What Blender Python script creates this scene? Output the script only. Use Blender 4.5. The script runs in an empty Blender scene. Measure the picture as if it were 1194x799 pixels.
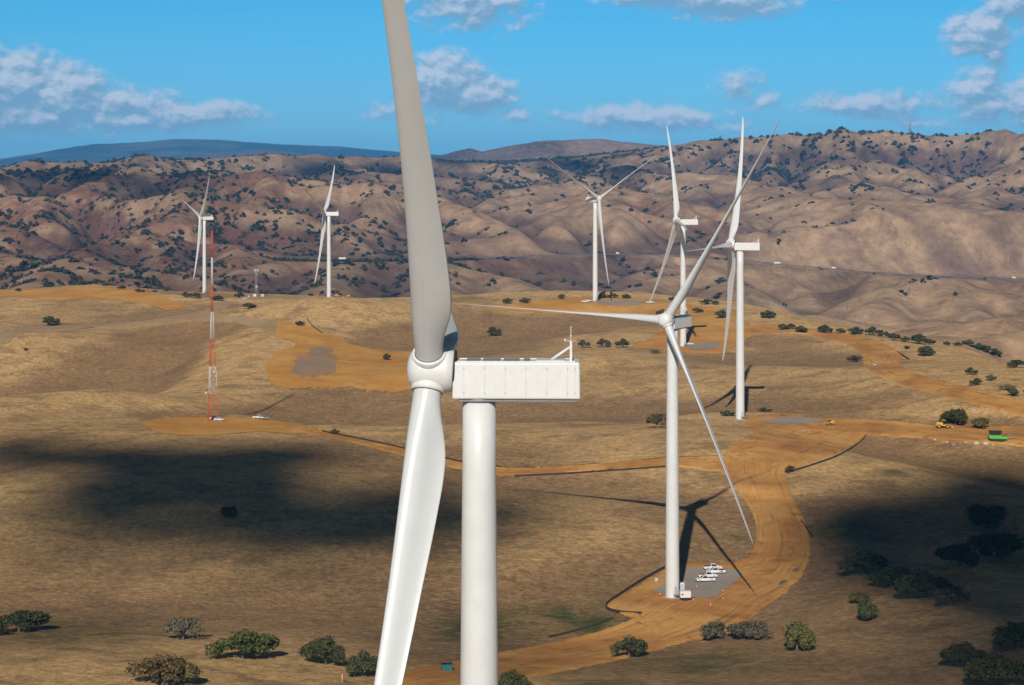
import bpy, bmesh, math, random, time
import numpy as np
from mathutils import Vector, Matrix, noise as mnoise
T0 = time.time()
rad = math.radians
C = bpy.context.scene.collection
scene = bpy.context.scene
random.seed(7)

# ------------------------------------------------------------------ camera
CAMZ = 150.0                     # metres of the camera above datum
FPX, CX, HY = 2321.7, 597.0, 195.0   # focal length, centre column and horizon row of the photograph (1194 wide)
cam_d = bpy.data.cameras.new('camera'); cam = bpy.data.objects.new('camera', cam_d); C.objects.link(cam)
cam_d.sensor_width = 36; cam_d.lens = 70; cam_d.shift_y = -(399.5 - HY) / 1194.0
cam_d.clip_start = 1; cam_d.clip_end = 120000
cam.location = (0, 0, CAMZ); cam.rotation_euler = (rad(90), 0, 0)
scene.camera = cam

# ------------------------------------------------------------------ light
SUN_EL, SUN_AZ = rad(31.5), rad(8.0)     # shadows fall away from the camera, 8 degrees to the right
sdir = Vector((math.sin(SUN_AZ) * math.cos(SUN_EL), math.cos(SUN_AZ) * math.cos(SUN_EL), -math.sin(SUN_EL)))   # light travels
sun_d = bpy.data.lights.new('sun', 'SUN'); sun = bpy.data.objects.new('sun', sun_d); C.objects.link(sun)
sun_d.energy = 3.6; sun_d.angle = rad(0.53); sun_d.color = (1.0, 0.93, 0.83)
sun.rotation_euler = sdir.to_track_quat('-Z', 'Y').to_euler(); sun.location = (0, -50, 400)
scene.view_settings.view_transform = 'Standard'; scene.view_settings.look = 'None'
scene.view_settings.exposure = 0.0; scene.view_settings.gamma = 1.0
scene.cycles.max_bounces = 5; scene.cycles.diffuse_bounces = 2; scene.cycles.glossy_bounces = 2
scene.cycles.volume_bounces = 0; scene.cycles.transparent_max_bounces = 8
scene.cycles.use_denoising = True

# ------------------------------------------------------------------ node helpers
def N(nt, typ, **kw):
    n = nt.nodes.new(typ)
    for k, v in kw.items():
        if k == 'op': n.operation = v
        elif k.startswith('i_'): n.inputs[int(k[2:])].default_value = v
        else: setattr(n, k, v)
    return n
def L(nt, a, b): nt.links.new(a, b)
def MA(nt, op, a, b=None, c=None, clamp=False):
    n = nt.nodes.new('ShaderNodeMath'); n.operation = op; n.use_clamp = clamp
    for i, v in enumerate((a, b, c)):
        if v is None: continue
        if isinstance(v, (int, float)): n.inputs[i].default_value = v
        else: nt.links.new(v, n.inputs[i])
    return n.outputs[0]
def VM(nt, op, a, b=None):
    n = nt.nodes.new('ShaderNodeVectorMath'); n.operation = op
    for i, v in enumerate((a, b)):
        if v is None: continue
        if isinstance(v, (tuple, list)): n.inputs[i].default_value = v
        else: nt.links.new(v, n.inputs[i])
    return n
def MIX(nt, f, a, b, mode='MIX'):
    n = nt.nodes.new('ShaderNodeMix'); n.data_type = 'RGBA'; n.blend_type = mode
    for s, v in ((n.inputs[0], f), (n.inputs[6], a), (n.inputs[7], b)):
        if isinstance(v, (int, float)): s.default_value = v
        elif isinstance(v, (tuple, list)): s.default_value = tuple(v) + ((1,) if len(v) == 3 else ())
        else: nt.links.new(v, s)
    return n.outputs[2]
def NOISE(nt, vec, scale, detail=4, rough=0.55, dist=0.0):
    n = nt.nodes.new('ShaderNodeTexNoise'); n.inputs['Scale'].default_value = scale
    n.inputs['Detail'].default_value = detail; n.inputs['Roughness'].default_value = rough
    n.inputs['Distortion'].default_value = dist
    nt.links.new(vec, n.inputs['Vector']); return n.outputs['Fac']
def RAMP(nt, v, lo, hi, smooth=True):
    n = nt.nodes.new('ShaderNodeMapRange'); n.interpolation_type = 'SMOOTHSTEP' if smooth else 'LINEAR'
    nt.links.new(v, n.inputs[0]); n.inputs[1].default_value = lo; n.inputs[2].default_value = hi
    return n.outputs[0]
def new_mat(name):
    m = bpy.data.materials.new(name); m.use_nodes = True; nt = m.node_tree
    return m, nt, nt.nodes['Principled BSDF']
def srgb(r, g, b):
    f = lambda c: (c / 255 / 12.92) if c <= 10.3 else ((c / 255 + .055) / 1.055) ** 2.4
    return (f(r), f(g), f(b), 1)

# ------------------------------------------------------------------ sky with far clouds (world)
world = bpy.data.worlds.new('World'); scene.world = world; world.use_nodes = True
nt = world.node_tree; bg = nt.nodes['Background']; bg.inputs[1].default_value = 0.05
sky = N(nt, 'ShaderNodeTexSky'); sky.sky_type = 'NISHITA'; sky.sun_disc = False
sky.sun_elevation = SUN_EL; sky.sun_rotation = math.pi + SUN_AZ
sky.altitude = 300; sky.air_density = 1.0; sky.dust_density = 0.4; sky.ozone_density = 2.5
tc = N(nt, 'ShaderNodeTexCoord')
# direction -> longitude / latitude on the dome, in degrees
sep = N(nt, 'ShaderNodeSeparateXYZ'); L(nt, tc.outputs['Generated'], sep.inputs[0])
lon = MA(nt, 'MULTIPLY', MA(nt, 'ARCTAN2', sep.outputs[0], sep.outputs[1]), 57.29578)
lat = MA(nt, 'MULTIPLY', MA(nt, 'ARCSINE', sep.outputs[2]), 57.29578)
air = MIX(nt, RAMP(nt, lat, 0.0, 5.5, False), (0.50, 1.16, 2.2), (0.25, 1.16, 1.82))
air = MIX(nt, RAMP(nt, lat, 6.0, 18.0), air, (0.42, 0.31, 0.21))  # upper sky, out of view, dimmed and browned to weaken fill in shade
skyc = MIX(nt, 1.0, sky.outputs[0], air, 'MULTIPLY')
cmb = N(nt, 'ShaderNodeCombineXYZ'); L(nt, lon, cmb.inputs[0]); L(nt, MA(nt, 'MULTIPLY', lat, 1.5), cmb.inputs[1])
LL = cmb.outputs[0]
# drifting cumulus: (longitude, latitude, half width, half height, strength)
CLOUDS = [(-14.3, 2.2, 1.8, 1.05, 1.5), (-12.7, 2.0, 1.4, .85, 1.4), (-13.6, 1.45, 2.6, .55, 1.15), (-11.0, 1.75, 1.5, .55, 1.0), (-9.2, 1.45, 2.2, .42, 1.1), (-11.2, 1.35, 2.6, .42, .95),
          (-1.95, 2.45, 1.2, .80, 1.4), (-1.1, 2.1, 1.3, .55, 1.3), (0.1, 1.5, .7, .3, .7), (-3.9, 1.55, .6, .4, .6), (-2.4, 1.35, .8, .25, .5),
          (3.75, 1.42, 2.3, .40, 1.15), (4.6, 1.15, 1.2, .25, .6), (10.2, 1.75, 1.9, .40, .95), (6.5, 2.35, .8, .45, .75), (7.2, 1.85, .5, .5, .6), (6.0, 1.2, 1.6, .3, .5),
          (6.2, 4.75, 2.0, .55, 1.15), (4.0, 4.95, 1.6, .4, 1.0), (-1.2, 4.65, 1.9, .75, .95), (-2.6, 4.9, 1.2, .5, .8), (9.5, 5.0, 1.0, .3, .7),
          (13.2, 3.75, 1.05, .6, 1.2), (14.2, 4.6, .95, .7, 1.1), (13.6, 3.1, .5, .5, .8), (13.2, 1.95, .95, .75, 1.1), (14.5, 1.75, .8, .75, 1.1), (11.8, 1.3, 1.2, .25, .6), (13.2, 2.7, .9, .3, .7),
          (-24, 2.5, 4, .8, 1.0), (24, 3, 4, .9, 1.0), (-19, 5.5, 3, .7, .9), (19, 7, 4, .8, .9), (2, 9, 5, .8, .9), (-10, 12, 6, 1.2, .9), (40, 6, 8, 1.4, 1.0), (-42, 6, 8, 1.4, 1.0)]
def dens(offx, offy):
    v = VM(nt, 'ADD', LL, (offx, offy * 1.5, 0)).outputs[0]
    s2 = N(nt, 'ShaderNodeSeparateXYZ'); L(nt, v, s2.inputs[0])
    la = MA(nt, 'DIVIDE', s2.outputs[1], 1.5)
    tot = None
    for (cx, cy, hw, hh, st) in CLOUDS:
        dx = MA(nt, 'DIVIDE', MA(nt, 'SUBTRACT', s2.outputs[0], cx), hw * 1.22)
        dy = MA(nt, 'DIVIDE', MA(nt, 'SUBTRACT', la, cy), hh * 1.3)
        r = MA(nt, 'SQRT', MA(nt, 'ADD', MA(nt, 'MULTIPLY', dx, dx), MA(nt, 'MULTIPLY', dy, dy)))
        g = MA(nt, 'MULTIPLY', MA(nt, 'SUBTRACT', 1.15, r, clamp=True), st)
        tot = g if tot is None else MA(nt, 'MAXIMUM', tot, g)
    n1 = NOISE(nt, v, 1.3, 9, 0.61, 0.1)
    return MA(nt, 'ADD', tot, MA(nt, 'MULTIPLY', MA(nt, 'SUBTRACT', n1, 0.5), 1.9)), tot
d0, t0 = dens(0, 0)
d1, _ = dens(-0.10, 0.20)
gate = RAMP(nt, t0, 0.02, 0.25)
alpha = MA(nt, 'MULTIPLY', RAMP(nt, d0, 0.10, 0.80), gate)
lit = RAMP(nt, MA(nt, 'SUBTRACT', d0, d1), -0.26, 0.46)
ccol = MIX(nt, lit, (4.0, 7.0, 10.4), (11.0, 12.3, 14.8))
body = MA(nt, 'MULTIPLY', alpha, 0.84)
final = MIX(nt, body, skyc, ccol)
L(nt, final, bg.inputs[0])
world.cycles.sampling_method = 'MANUAL'; world.cycles.sample_map_resolution = 512

# ------------------------------------------------------------------ numpy noise
_rs = np.random.RandomState(11)
_perm = np.concatenate([_rs.permutation(256)] * 3).astype(np.int32)
_ga = _rs.uniform(0, 2 * np.pi, 256); _gx = np.cos(_ga).astype(np.float32); _gy = np.sin(_ga).astype(np.float32)
def perlin(x, y):
    xi = np.floor(x).astype(np.int32); yi = np.floor(y).astype(np.int32)
    xf = (x - xi).astype(np.float32); yf = (y - yi).astype(np.float32)
    u = xf * xf * xf * (xf * (xf * 6 - 15) + 10); v = yf * yf * yf * (yf * (yf * 6 - 15) + 10)
    xi &= 255; yi &= 255
    def g(ix, iy, fx, fy):
        h = _perm[_perm[ix] + iy]
        return _gx[h] * fx + _gy[h] * fy
    a = g(xi, yi, xf, yf); b = g((xi + 1) & 255, yi, xf - 1, yf)
    c = g(xi, (yi + 1) & 255, xf, yf - 1); d = g((xi + 1) & 255, (yi + 1) & 255, xf - 1, yf - 1)
    return (a + (b - a) * u) + ((c + (d - c) * u) - (a + (b - a) * u)) * v
def fbm(x, y, octs=4, lac=2.03, gain=0.5):
    t = 0; a = 1.0
    for i in range(octs):
        t = t + a * perlin(x + 17.3 * i, y - 9.1 * i); x = x * lac; y = y * lac; a *= gain
    return t
def billow(x, y, octs=4, gain=0.5):
    t = 0; a = 1.0
    for i in range(octs):
        t = t + a * (np.sqrt(perlin(x + 31.7 * i, y + 5.3 * i) ** 2 + 0.003) * 1.6); x = x * 2.07; y = y * 2.07; a *= gain
    return t
def sstep(x, a, b):
    t = np.clip((x - a) / (b - a), 0, 1); return t * t * (3 - 2 * t)
# ------------------------------------------------------------------ hills carved by running water (a stream-power landscape)
def erode(x0, x1, y0, y1, dx, uplift, base, steps, seed, K=0.05, dif=6.0, dt=10.0, rough=2.0):
    xs = np.arange(x0, x1, dx); ys = np.arange(y0, y1, dx); ny, nx = len(ys), len(xs)
    X, Y = np.meshgrid(xs, ys)
    z = (fbm(X / 420 + seed, Y / 420, 5) * 12 * rough + 1.0 * rough).astype(np.float64) + 0.2 * np.random.RandomState(seed).rand(ny, nx)
    U = uplift(X, Y); B = base(X, Y)
    n = ny * nx; idx = np.arange(n).reshape(ny, nx)
    kx = np.fft.rfftfreq(nx, dx) * 2 * np.pi; ky = np.fft.fftfreq(ny, dx) * 2 * np.pi
    blur = np.exp(-dif * dt * (ky[:, None] ** 2 + kx[None, :] ** 2))
    z[B] = 0
    offs = [(-1, -1), (-1, 0), (-1, 1), (0, -1), (0, 1), (1, -1), (1, 0), (1, 1)]
    A = None
    for it in range(steps):
        z = z + U * dt; z[B] = 0
        best = np.full((ny, nx), 1e-9); rec = idx.copy()
        zp = np.pad(z, 1, mode='edge'); ip = np.pad(idx, 1, mode='edge')
        dist = np.full((ny, nx), dx)
        for (oy, ox) in offs:
            dd = dx * math.hypot(oy, ox)
            s = (z - zp[1 + oy:1 + oy + ny, 1 + ox:1 + ox + nx]) / dd
            m = s > best
            best[m] = s[m]; rec[m] = ip[1 + oy:1 + oy + ny, 1 + ox:1 + ox + nx][m]; dist[m] = dd
        rec[B] = idx[B]
        r = rec.ravel().copy(); A = np.full(n, dx * dx); root = r == idx.ravel()
        # flow accumulation by pointer doubling
        rk = r.copy(); A = A.copy(); act = ~root
        W = np.where(act, A, 0.0)
        tot = np.full(n, dx * dx)
        Ak = tot.copy(); rk = np.where(root, n, r); 
        rk = np.append(rk, n)
        Ak = np.append(Ak, 0.0)
        for _ in range(11):
            add = np.bincount(rk, weights=Ak, minlength=n + 1)
            Ak = Ak + add; Ak[n] = 0
            rk = rk[rk]
        Acc = Ak[:n]
        Fc = (K * np.sqrt(Acc) * dt / dist.ravel())
        a = 1 / (1 + Fc); b = z.ravel() * a; c = 1 - a           # z_i = b_i + c_i * z_rec
        c[root] = 0; b[root] = z.ravel()[root]
        rk = r.copy()
        for _ in range(11):
            b = b + c * b[rk]; c = c * c[rk]; rk = rk[rk]
        z = (b).reshape(ny, nx)
        z = np.fft.irfft2(np.fft.rfft2(z) * blur, s=(ny, nx))
        z[B] = 0
    return xs, ys, z, Acc.reshape(ny, nx)

def sample(grid, xs, ys, X, Y):       # bicubic
    gx = (X - xs[0]) / (xs[1] - xs[0]); gy = (Y - ys[0]) / (ys[1] - ys[0])
    gx = np.clip(gx, 1.001, len(xs) - 3.001); gy = np.clip(gy, 1.001, len(ys) - 3.001)
    ix = gx.astype(np.int32); iy = gy.astype(np.int32); fx = gx - ix; fy = gy - iy
    def w(t): return (((-t + 2) * t - 1) * t / 2, ((3 * t - 5) * t * t + 2) / 2, ((-3 * t + 4) * t + 1) * t / 2, (t - 1) * t * t / 2)
    wx = w(fx); wy = w(fy); out = 0
    for j in range(4):
        row = 0
        for i in range(4): row = row + wx[i] * grid[iy + j - 1, ix + i - 1]
        out = out + wy[j] * row
    return out
def lookup(px, pts): return np.interp(px, [p[0] for p in pts], [p[1] for p in pts])
def PX(X, Y): return CX + FPX * X / np.maximum(Y, 1.0)

VALLEY_Y = 2550
def far_uplift(X, Y):
    px = PX(X, Y)
    left = 1 - sstep(px, 300, 620)
    d = Y - VALLEY_Y
    u = 0.34 + 0.66 * sstep(d, 1300 - 900 * left, 3400 - 900 * left)
    u = u * (0.75 + 0.5 * (fbm(X / 1500 + 3, Y / 1500, 2) + 0.5))
    return u
def far_base(X, Y):
    mea = VALLEY_Y + 120 * np.sin(X / 420.0) + 60 * np.sin(X / 170.0 + 1)
    return (np.abs(Y - mea) < 22) | (Y > 9600)
fx_, fy_, fz_, fa_ = erode(-4600, 4600, 1100, 9900, 17.0, far_uplift, far_base, 46, 5, K=0.055, dif=4.6)
def highpass_boost(z, dx, sig, k):
    kx = np.fft.rfftfreq(z.shape[1], dx) * 2 * np.pi; ky = np.fft.fftfreq(z.shape[0], dx) * 2 * np.pi
    lo = np.fft.irfft2(np.fft.rfft2(z) * np.exp(-0.5 * sig ** 2 * (ky[:, None] ** 2 + kx[None, :] ** 2)), s=z.shape)
    return lo + k * (z - lo)
def soften(z, dx, sig):
    kx = np.fft.rfftfreq(z.shape[1], dx) * 2 * np.pi; ky = np.fft.fftfreq(z.shape[0], dx) * 2 * np.pi
    return np.fft.irfft2(np.fft.rfft2(z) * np.exp(-0.5 * sig ** 2 * (ky[:, None] ** 2 + kx[None, :] ** 2)), s=z.shape)
Yf_ = fy_[:, None]
fz_ = soften(fz_, 17.0, 9)
hi_ = fz_ - soften(fz_, 17.0, 380)
fz_ = fz_ + hi_ * (0.95 - 0.85 * sstep(Yf_, 5200, 7000))
print('far hills %.1fs  max %.0f' % (time.time() - T0, fz_.max()))

# plateau detail: the same process at a smaller scale
nx_, ny_, nz_, na_ = erode(-1300, 1300, 150, 2500, 7.0, lambda X, Y: 0.35 + 0 * X, lambda X, Y: (np.abs(Y - 2450) < 8) | (np.abs(Y - 160) < 6) | (np.abs(X) > 1285), 26, 9, K=0.05, dif=2.6, rough=2.6)
nz_ = soften(nz_, 7.0, 6)
kx = np.fft.rfftfreq(nz_.shape[1], 7.0) * 2 * np.pi; ky = np.fft.fftfreq(nz_.shape[0], 7.0) * 2 * np.pi
nlo = np.fft.irfft2(np.fft.rfft2(nz_) * np.exp(-0.5 * 190 ** 2 * (ky[:, None] ** 2 + kx[None, :] ** 2)), s=nz_.shape)
nrel = nz_ - nlo; nrel /= nrel.std()

# designed relief of the plateau: ridges (+) and hollows (-), each a crest line (photo column, distance), height, reach in front, reach behind
RIDGES = [
  ([(-150, 925), (0, 925), (90, 935), (170, 950), (250, 958), (330, 935), (420, 880), (500, 840), (600, 820)], 6.5, 230, 55),
  ([(-100, 1085), (60, 1085), (170, 1110), (300, 1075), (420, 1010)], -9.0, 70, 110),
  ([(110, 1010), (200, 1075), (270, 1200), (330, 1330), (380, 1430)], 9.5, 48, 55),
  ([(60, 1060), (110, 1150), (170, 1270), (215, 1370)], -8.0, 45, 50),
  ([(-100, 1330), (0, 1340), (60, 1345), (130, 1360), (200, 1440), (290, 1500), (380, 1500)], 8.5, 75, 60),
  ([(-100, 1560), (50, 1560), (130, 1580), (220, 1640)], -7.0, 80, 90),
  ([(-100, 1980), (60, 1980), (160, 1960), (240, 1900), (330, 1760), (480, 1700)], 8.0, 160, 120),
  ([(-200, 545), (0, 548), (200, 555), (400, 560), (520, 545), (640, 545)], -5.0, 60, 60),
  ([(-200, 440), (0, 450), (200, 455), (400, 470)], 3.0, 60, 50),
  ([(560, 930), (640, 935), (760, 930), (860, 925)], 3.0, 60, 40),
  ([(540, 1010), (640, 1020), (740, 1010), (820, 1010)], -5.0, 60, 70),
  ([(560, 1180), (640, 1270), (720, 1340), (800, 1360)], 8.0, 130, 60),
  ([(540, 1260), (600, 1420), (700, 1480)], -4.0, 60, 60),
  ([(830, 1120), (920, 1140), (1000, 1130), (1080, 1060), (1194, 985)], 7.0, 120, 90),
  ([(780, 1130), (850, 1230), (900, 1330)], -5.0, 50, 60),
  ([(800, 480), (930, 560), (1010, 660), (1090, 690), (1194, 640), (1300, 600)], -8.0, 60, 80),
  ([(900, 800), (1000, 770), (1100, 730), (1194, 700), (1300, 670)], 7.0, 70, 60),
  ([(1060, 850), (1194, 800), (1350, 760)], -6.0, 40, 40),
  ([(860, 470), (960, 500), (1080, 540), (1194, 540)], 5.0, 80, 60),
  ([(900, 1490), (1000, 1370), (1110, 1260), (1194, 1110), (1300, 980)], 3.5, 90, 60),
]
def seg_field(X, Y, pts):
    """nearest distance to the polyline, signed: + behind it (farther), - in front"""
    W = [((px - CX) * d / FPX, d) for px, d in pts]
    best = np.full(X.shape, 1e9); sg = np.zeros(X.shape); sw = np.full(X.shape, 1e-30)
    for (ax, ay), (bx, by) in zip(W[:-1], W[1:]):
        vx, vy = bx - ax, by - ay; l2 = vx * vx + vy * vy
        t = np.clip(((X - ax) * vx + (Y - ay) * vy) / l2, 0, 1)
        qx = X - (ax + vx * t); qy = Y - (ay + vy * t); d = np.hypot(qx, qy)
        cr = (vx * qy - vy * qx) * (1 if vx >= 0 else -1)
        best = np.minimum(best, d); dd = np.maximum(d, 1.0); wq = (100.0 / dd) ** 6; sg += wq * cr / math.sqrt(l2) / dd; sw += wq
    return best, sg / sw
RIMROW = [(-900, 345), (-50, 342), (40, 338), (110, 334), (180, 341), (240, 346), (330, 347), (420, 350), (500, 353), (600, 351), (660, 347), (740, 347), (800, 353), (860, 363), (900, 369), (1000, 385), (1110, 400), (1194, 424), (1400, 460), (2000, 520)]
EDGE = [(-900, 2200), (480, 2150), (600, 1850), (700, 1760), (800, 1700), (860, 1650), (900, 1560), (1000, 1440), (1110, 1330), (1194, 1175), (1400, 900), (2000, 700)]
BASE_Z = [(-900, -185), (300, -186), (500, -190), (700, -200), (860, -212), (1000, -222), (1400, -228), (2400, -228)]
GAINX = [(-4000, 1.0), (4000, 1.0)]
HWY_PX = [(-700, 296), (-200, 300), (150, 302), (320, 302.5), (400, 303.5), (500, 303), (600, 300), (700, 297), (780, 297.5), (840, 301), (900, 308), (960, 313), (1000, 317), (1060, 321), (1194, 326), (1500, 330), (2000, 332)]
HWY_D = [(-700, 3500), (400, 3500), (700, 3700), (900, 3950), (1194, 4050), (2000, 4100)]
ANCH = []      # (X, Y, z, flat radius, blend radius)  turbine pads and the like
def hub(px, base_y, d): return ((px - CX) * d / FPX, d, -(base_y - HY) * d / FPX)
TURB = {'T2': (784.0, 697, 582), 'T3': (863.0, 489, 926), 'T4': (796.5, 404, 1288), 'T7': (694.0, 351.5, 1574), 'T6': (383.5, 350.5, 1847), 'T5': (238.3, 341.5, 2149)}
for k_, (px_, by_, d_) in TURB.items():
    x_, y_, z_ = hub(px_, by_, d_); ANCH.append((x_, y_, z_, 26, 90))
ANCH.append((-3.1, 188.0, -100.5, 20, 110))
x_, y_, z_ = hub(248, 490, 944); ANCH.append((x_, y_, z_, 20, 60))
x_, y_, z_ = hub(598, 547, 775); ANCH.append((x_, y_, z_, 8, 60))
x_, y_, z_ = hub(1000, 498, 912); ANCH.append((x_, y_, z_, 15, 70))
x_, y_, z_ = hub(1130, 505, 890); ANCH.append((x_, y_, z_, 20, 80))
x_, y_, z_ = hub(897, 560, 735); ANCH.append((x_, y_, z_, 12, 70))
x_, y_, z_ = hub(1020, 425, 1190); ANCH.append((x_, y_, z_, 12, 60))

def near_z(X, Y):
    px = PX(X, Y)
    z = np.full(X.shape, -121.0) + 1.2 * (fbm(X / 300 + 9, Y / 300, 3))
    z = z + (sample(nrel, nx_, ny_, np.clip(X, -1250, 1250), np.clip(Y, 170, 2440))) * (4.5 + 2.4 * sstep(Y, 820, 1100)) * sstep(Y, 150, 500)
    for pts, amp, fr, bk in RIDGES:
        d, s = seg_field(X, Y, pts)
        w = fr + (bk - fr) * (0.5 + 0.5 * np.clip(s, -1, 1) * 1.0)
        z = z + 1.5 * amp * np.exp(-0.5 * (d / w) ** 2)
    z = z + 14 * (1 - sstep(Y, 190, 470)) + 8 * sstep(-Y, 0, 500)
    wsum = np.zeros(X.shape); dz = np.zeros(X.shape)
    return z
def hwy_profile(X, Y):
    px = PX(X, Y); d = lookup(px, HWY_D); return d, -(lookup(px, HWY_PX) - HY) * d / FPX
gain_tab = None
def far_z(X, Y):
    px = PX(X, Y)
    zs = sample(fz_, fx_, fy_, np.clip(X, -4550, 4550), np.clip(Y, 1120, 9850))
    base = lookup(px, BASE_Z)
    g = 1.0 if gain_tab is None else lookup(px, gain_tab)
    gy = sstep(Y, 3000, 7000)
    z = base + zs * (GLO * (1 - gy) + g * gy)
    hd, hz = hwy_profile(X, Y)
    w = np.exp(-0.5 * (np.maximum(np.abs(Y - hd) - 10, 0) / 55) ** 2)
    z = z * (1 - w) + hz * w
    # land in front of the highway stays below the line of sight to it
    lim = hz * Y / hd * 1.0 - 3
    f = np.where(Y < hd - 20, 1, 0) * sstep(px, 250, 340)
    over = np.maximum(z - lim, 0) * f
    z = z - over + np.minimum(over, 0)
    # far blue ranges
    m1 = sstep(Y, 9300, 11500)
    zfar = -120 + 0 * z
    return z * (1 - m1) + zfar * m1
GLO = 1.0
# skyline of the nearer brown range: photo column -> row
SKY = [(-900, 190), (-300, 196), (0, 190), (60, 188), (130, 186), (220, 189), (290, 186), (350, 180), (400, 176), (460, 179), (510, 189), (560, 191), (640, 189), (700, 181), (760, 172), (830, 162), (900, 156), (980, 156), (1060, 152), (1120, 154), (1194, 159), (1500, 165), (2200, 180)]
def build_gain():
    global gain_tab
    cols = np.arange(-1400, 2600, 25.0); ys = np.arange(4500, 9200, 20.0)
    P, Yg = np.meshgrid(cols, ys); Xg = (P - CX) * Yg / FPX
    zs = sample(fz_, fx_, fy_, np.clip(Xg, -4550, 4550), Yg)
    gains = []
    for i, c in enumerate(cols):
        base = np.interp(c, [p[0] for p in BASE_Z], [p[1] for p in BASE_Z])
        ty = np.interp(c, [p[0] for p in SKY], [p[1] for p in SKY])
        gy = sstep(ys, 3000, 7000)
        # find g so that max of (z/Y) equals the target
        lo, hi = 0.02, 4.0
        for _ in range(22):
            g = (lo + hi) / 2
            z = base + zs[:, i] * (GLO * (1 - gy) + g * gy)
            row = (HY - FPX * z / ys).min()
            if row < ty: hi = g
            else: lo = g
        gains.append(g)
    gains = np.array(gains)
    k = np.exp(-0.5 * (np.arange(-9, 10) / 2.6) ** 2); k /= k.sum()
    gs = np.convolve(np.pad(gains, 9, mode='edge'), k, mode='valid')
    print('gain', gs.min(), gs.max())
    gain_tab = list(zip(cols, gs))
build_gain()
MTN = [  # far ranges: distance, skyline points, roughness
  (10800, [(-600, 200), (440, 200), (480, 187), (505, 184), (530, 176), (548, 172), (562, 176), (590, 170), (625, 164), (700, 163), (745, 168), (830, 172), (1000, 190), (2600, 200)], 700),
  (14500, [(-600, 190), (150, 190), (260, 178), (305, 174), (345, 178), (440, 196), (2600, 200)], 900),
  (21500, [(-1400, 200), (-200, 188), (0, 185), (60, 176), (110, 168), (160, 166), (205, 162), (260, 163), (330, 168), (400, 171), (455, 176), (520, 181), (700, 184), (900, 186), (2600, 190)], 1500)]
def ground_z(X, Y):
    """height above the camera level of the bare land"""
    shp = X.shape; X = np.asarray(X, float).ravel(); Y = np.asarray(Y, float).ravel()
    out = np.empty(X.shape)
    px = PX(X, np.maximum(Y, 150)); e = lookup(px, EDGE)
    b = sstep(Y, e, e + 520)
    m = b < 1
    zn = np.zeros(X.shape); zn[m] = near_z(X[m], Y[m])
    # the rim of the plateau keeps under the sight lines that show the valley behind it
    lim = -(lookup(px, RIMROW) - HY) * np.maximum(Y, 1) / FPX
    w = sstep(Y, e - 900, e - 450); over = np.maximum(zn - lim, 0)
    zn = zn - over * .94 * w
    zf = np.zeros(X.shape); m = b > 0; zf[m] = far_z(X[m], Y[m])
    z = zn * (1 - b) + zf * b
    m = Y > 9000
    if m.any():
        zz = z[m]; Xm, Ym = X[m], Y[m]; pm = px[m]
        for D, prof, w in MTN:
            row = lookup(pm, prof)
            top = (HY - row) * D / FPX
            ridge = np.exp(-0.5 * ((Ym - D) / w) ** 2)
            rel = billow(Xm / 900 + D, Ym / 900, 4) - 0.75
            zz = np.maximum(zz, -160 + (top + 160) * ridge + rel * 60 * np.sqrt(ridge) * (1 - 0.75 * ridge ** 6))
        z[m] = zz
    # pads
    for (ax, ay, az, r0, r1) in ANCH_Z:
        d = np.hypot(X - ax, Y - ay); m = d < r0 + r1 * 2.5
        if not m.any(): continue
        w = np.exp(-0.5 * (np.maximum(d[m] - r0, 0) / r1) ** 2)
        z[m] = z[m] + w * az
    for (ax, ay, az, r0, r1) in ANCH:
        d = np.hypot(X - ax, Y - ay); m = d < r0 * 2.6
        if not m.any(): continue
        w = 1 - sstep(d[m], r0 * 0.9, r0 * 2.2)
        z[m] = z[m] * (1 - w) + az * w
    return z.reshape(shp)
ANCH_Z = []
_sv = ANCH; ANCH = []
A_ = np.array([[a[0], a[1], a[2], a[3], a[4]] for a in _sv])
res = A_[:, 2] - ground_z(A_[:, 0], A_[:, 1])
# solve smooth offsets so that every pad meets its height
Dm = np.hypot(A_[:, None, 0] - A_[None, :, 0], A_[:, None, 1] - A_[None, :, 1])
Wm = np.exp(-0.5 * (np.maximum(Dm - A_[None, :, 3], 0) / A_[None, :, 4]) ** 2)
off = Wm.T @ np.linalg.solve(Wm @ Wm.T + 0.15 * np.eye(len(res)), res)
print('pad residuals', np.round(res, 1), np.round(off, 1))
ANCH_Z = [(A_[i, 0], A_[i, 1], off[i], A_[i, 3], A_[i, 4]) for i in range(len(A_))]
ANCH = [a for a in _sv]

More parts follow.
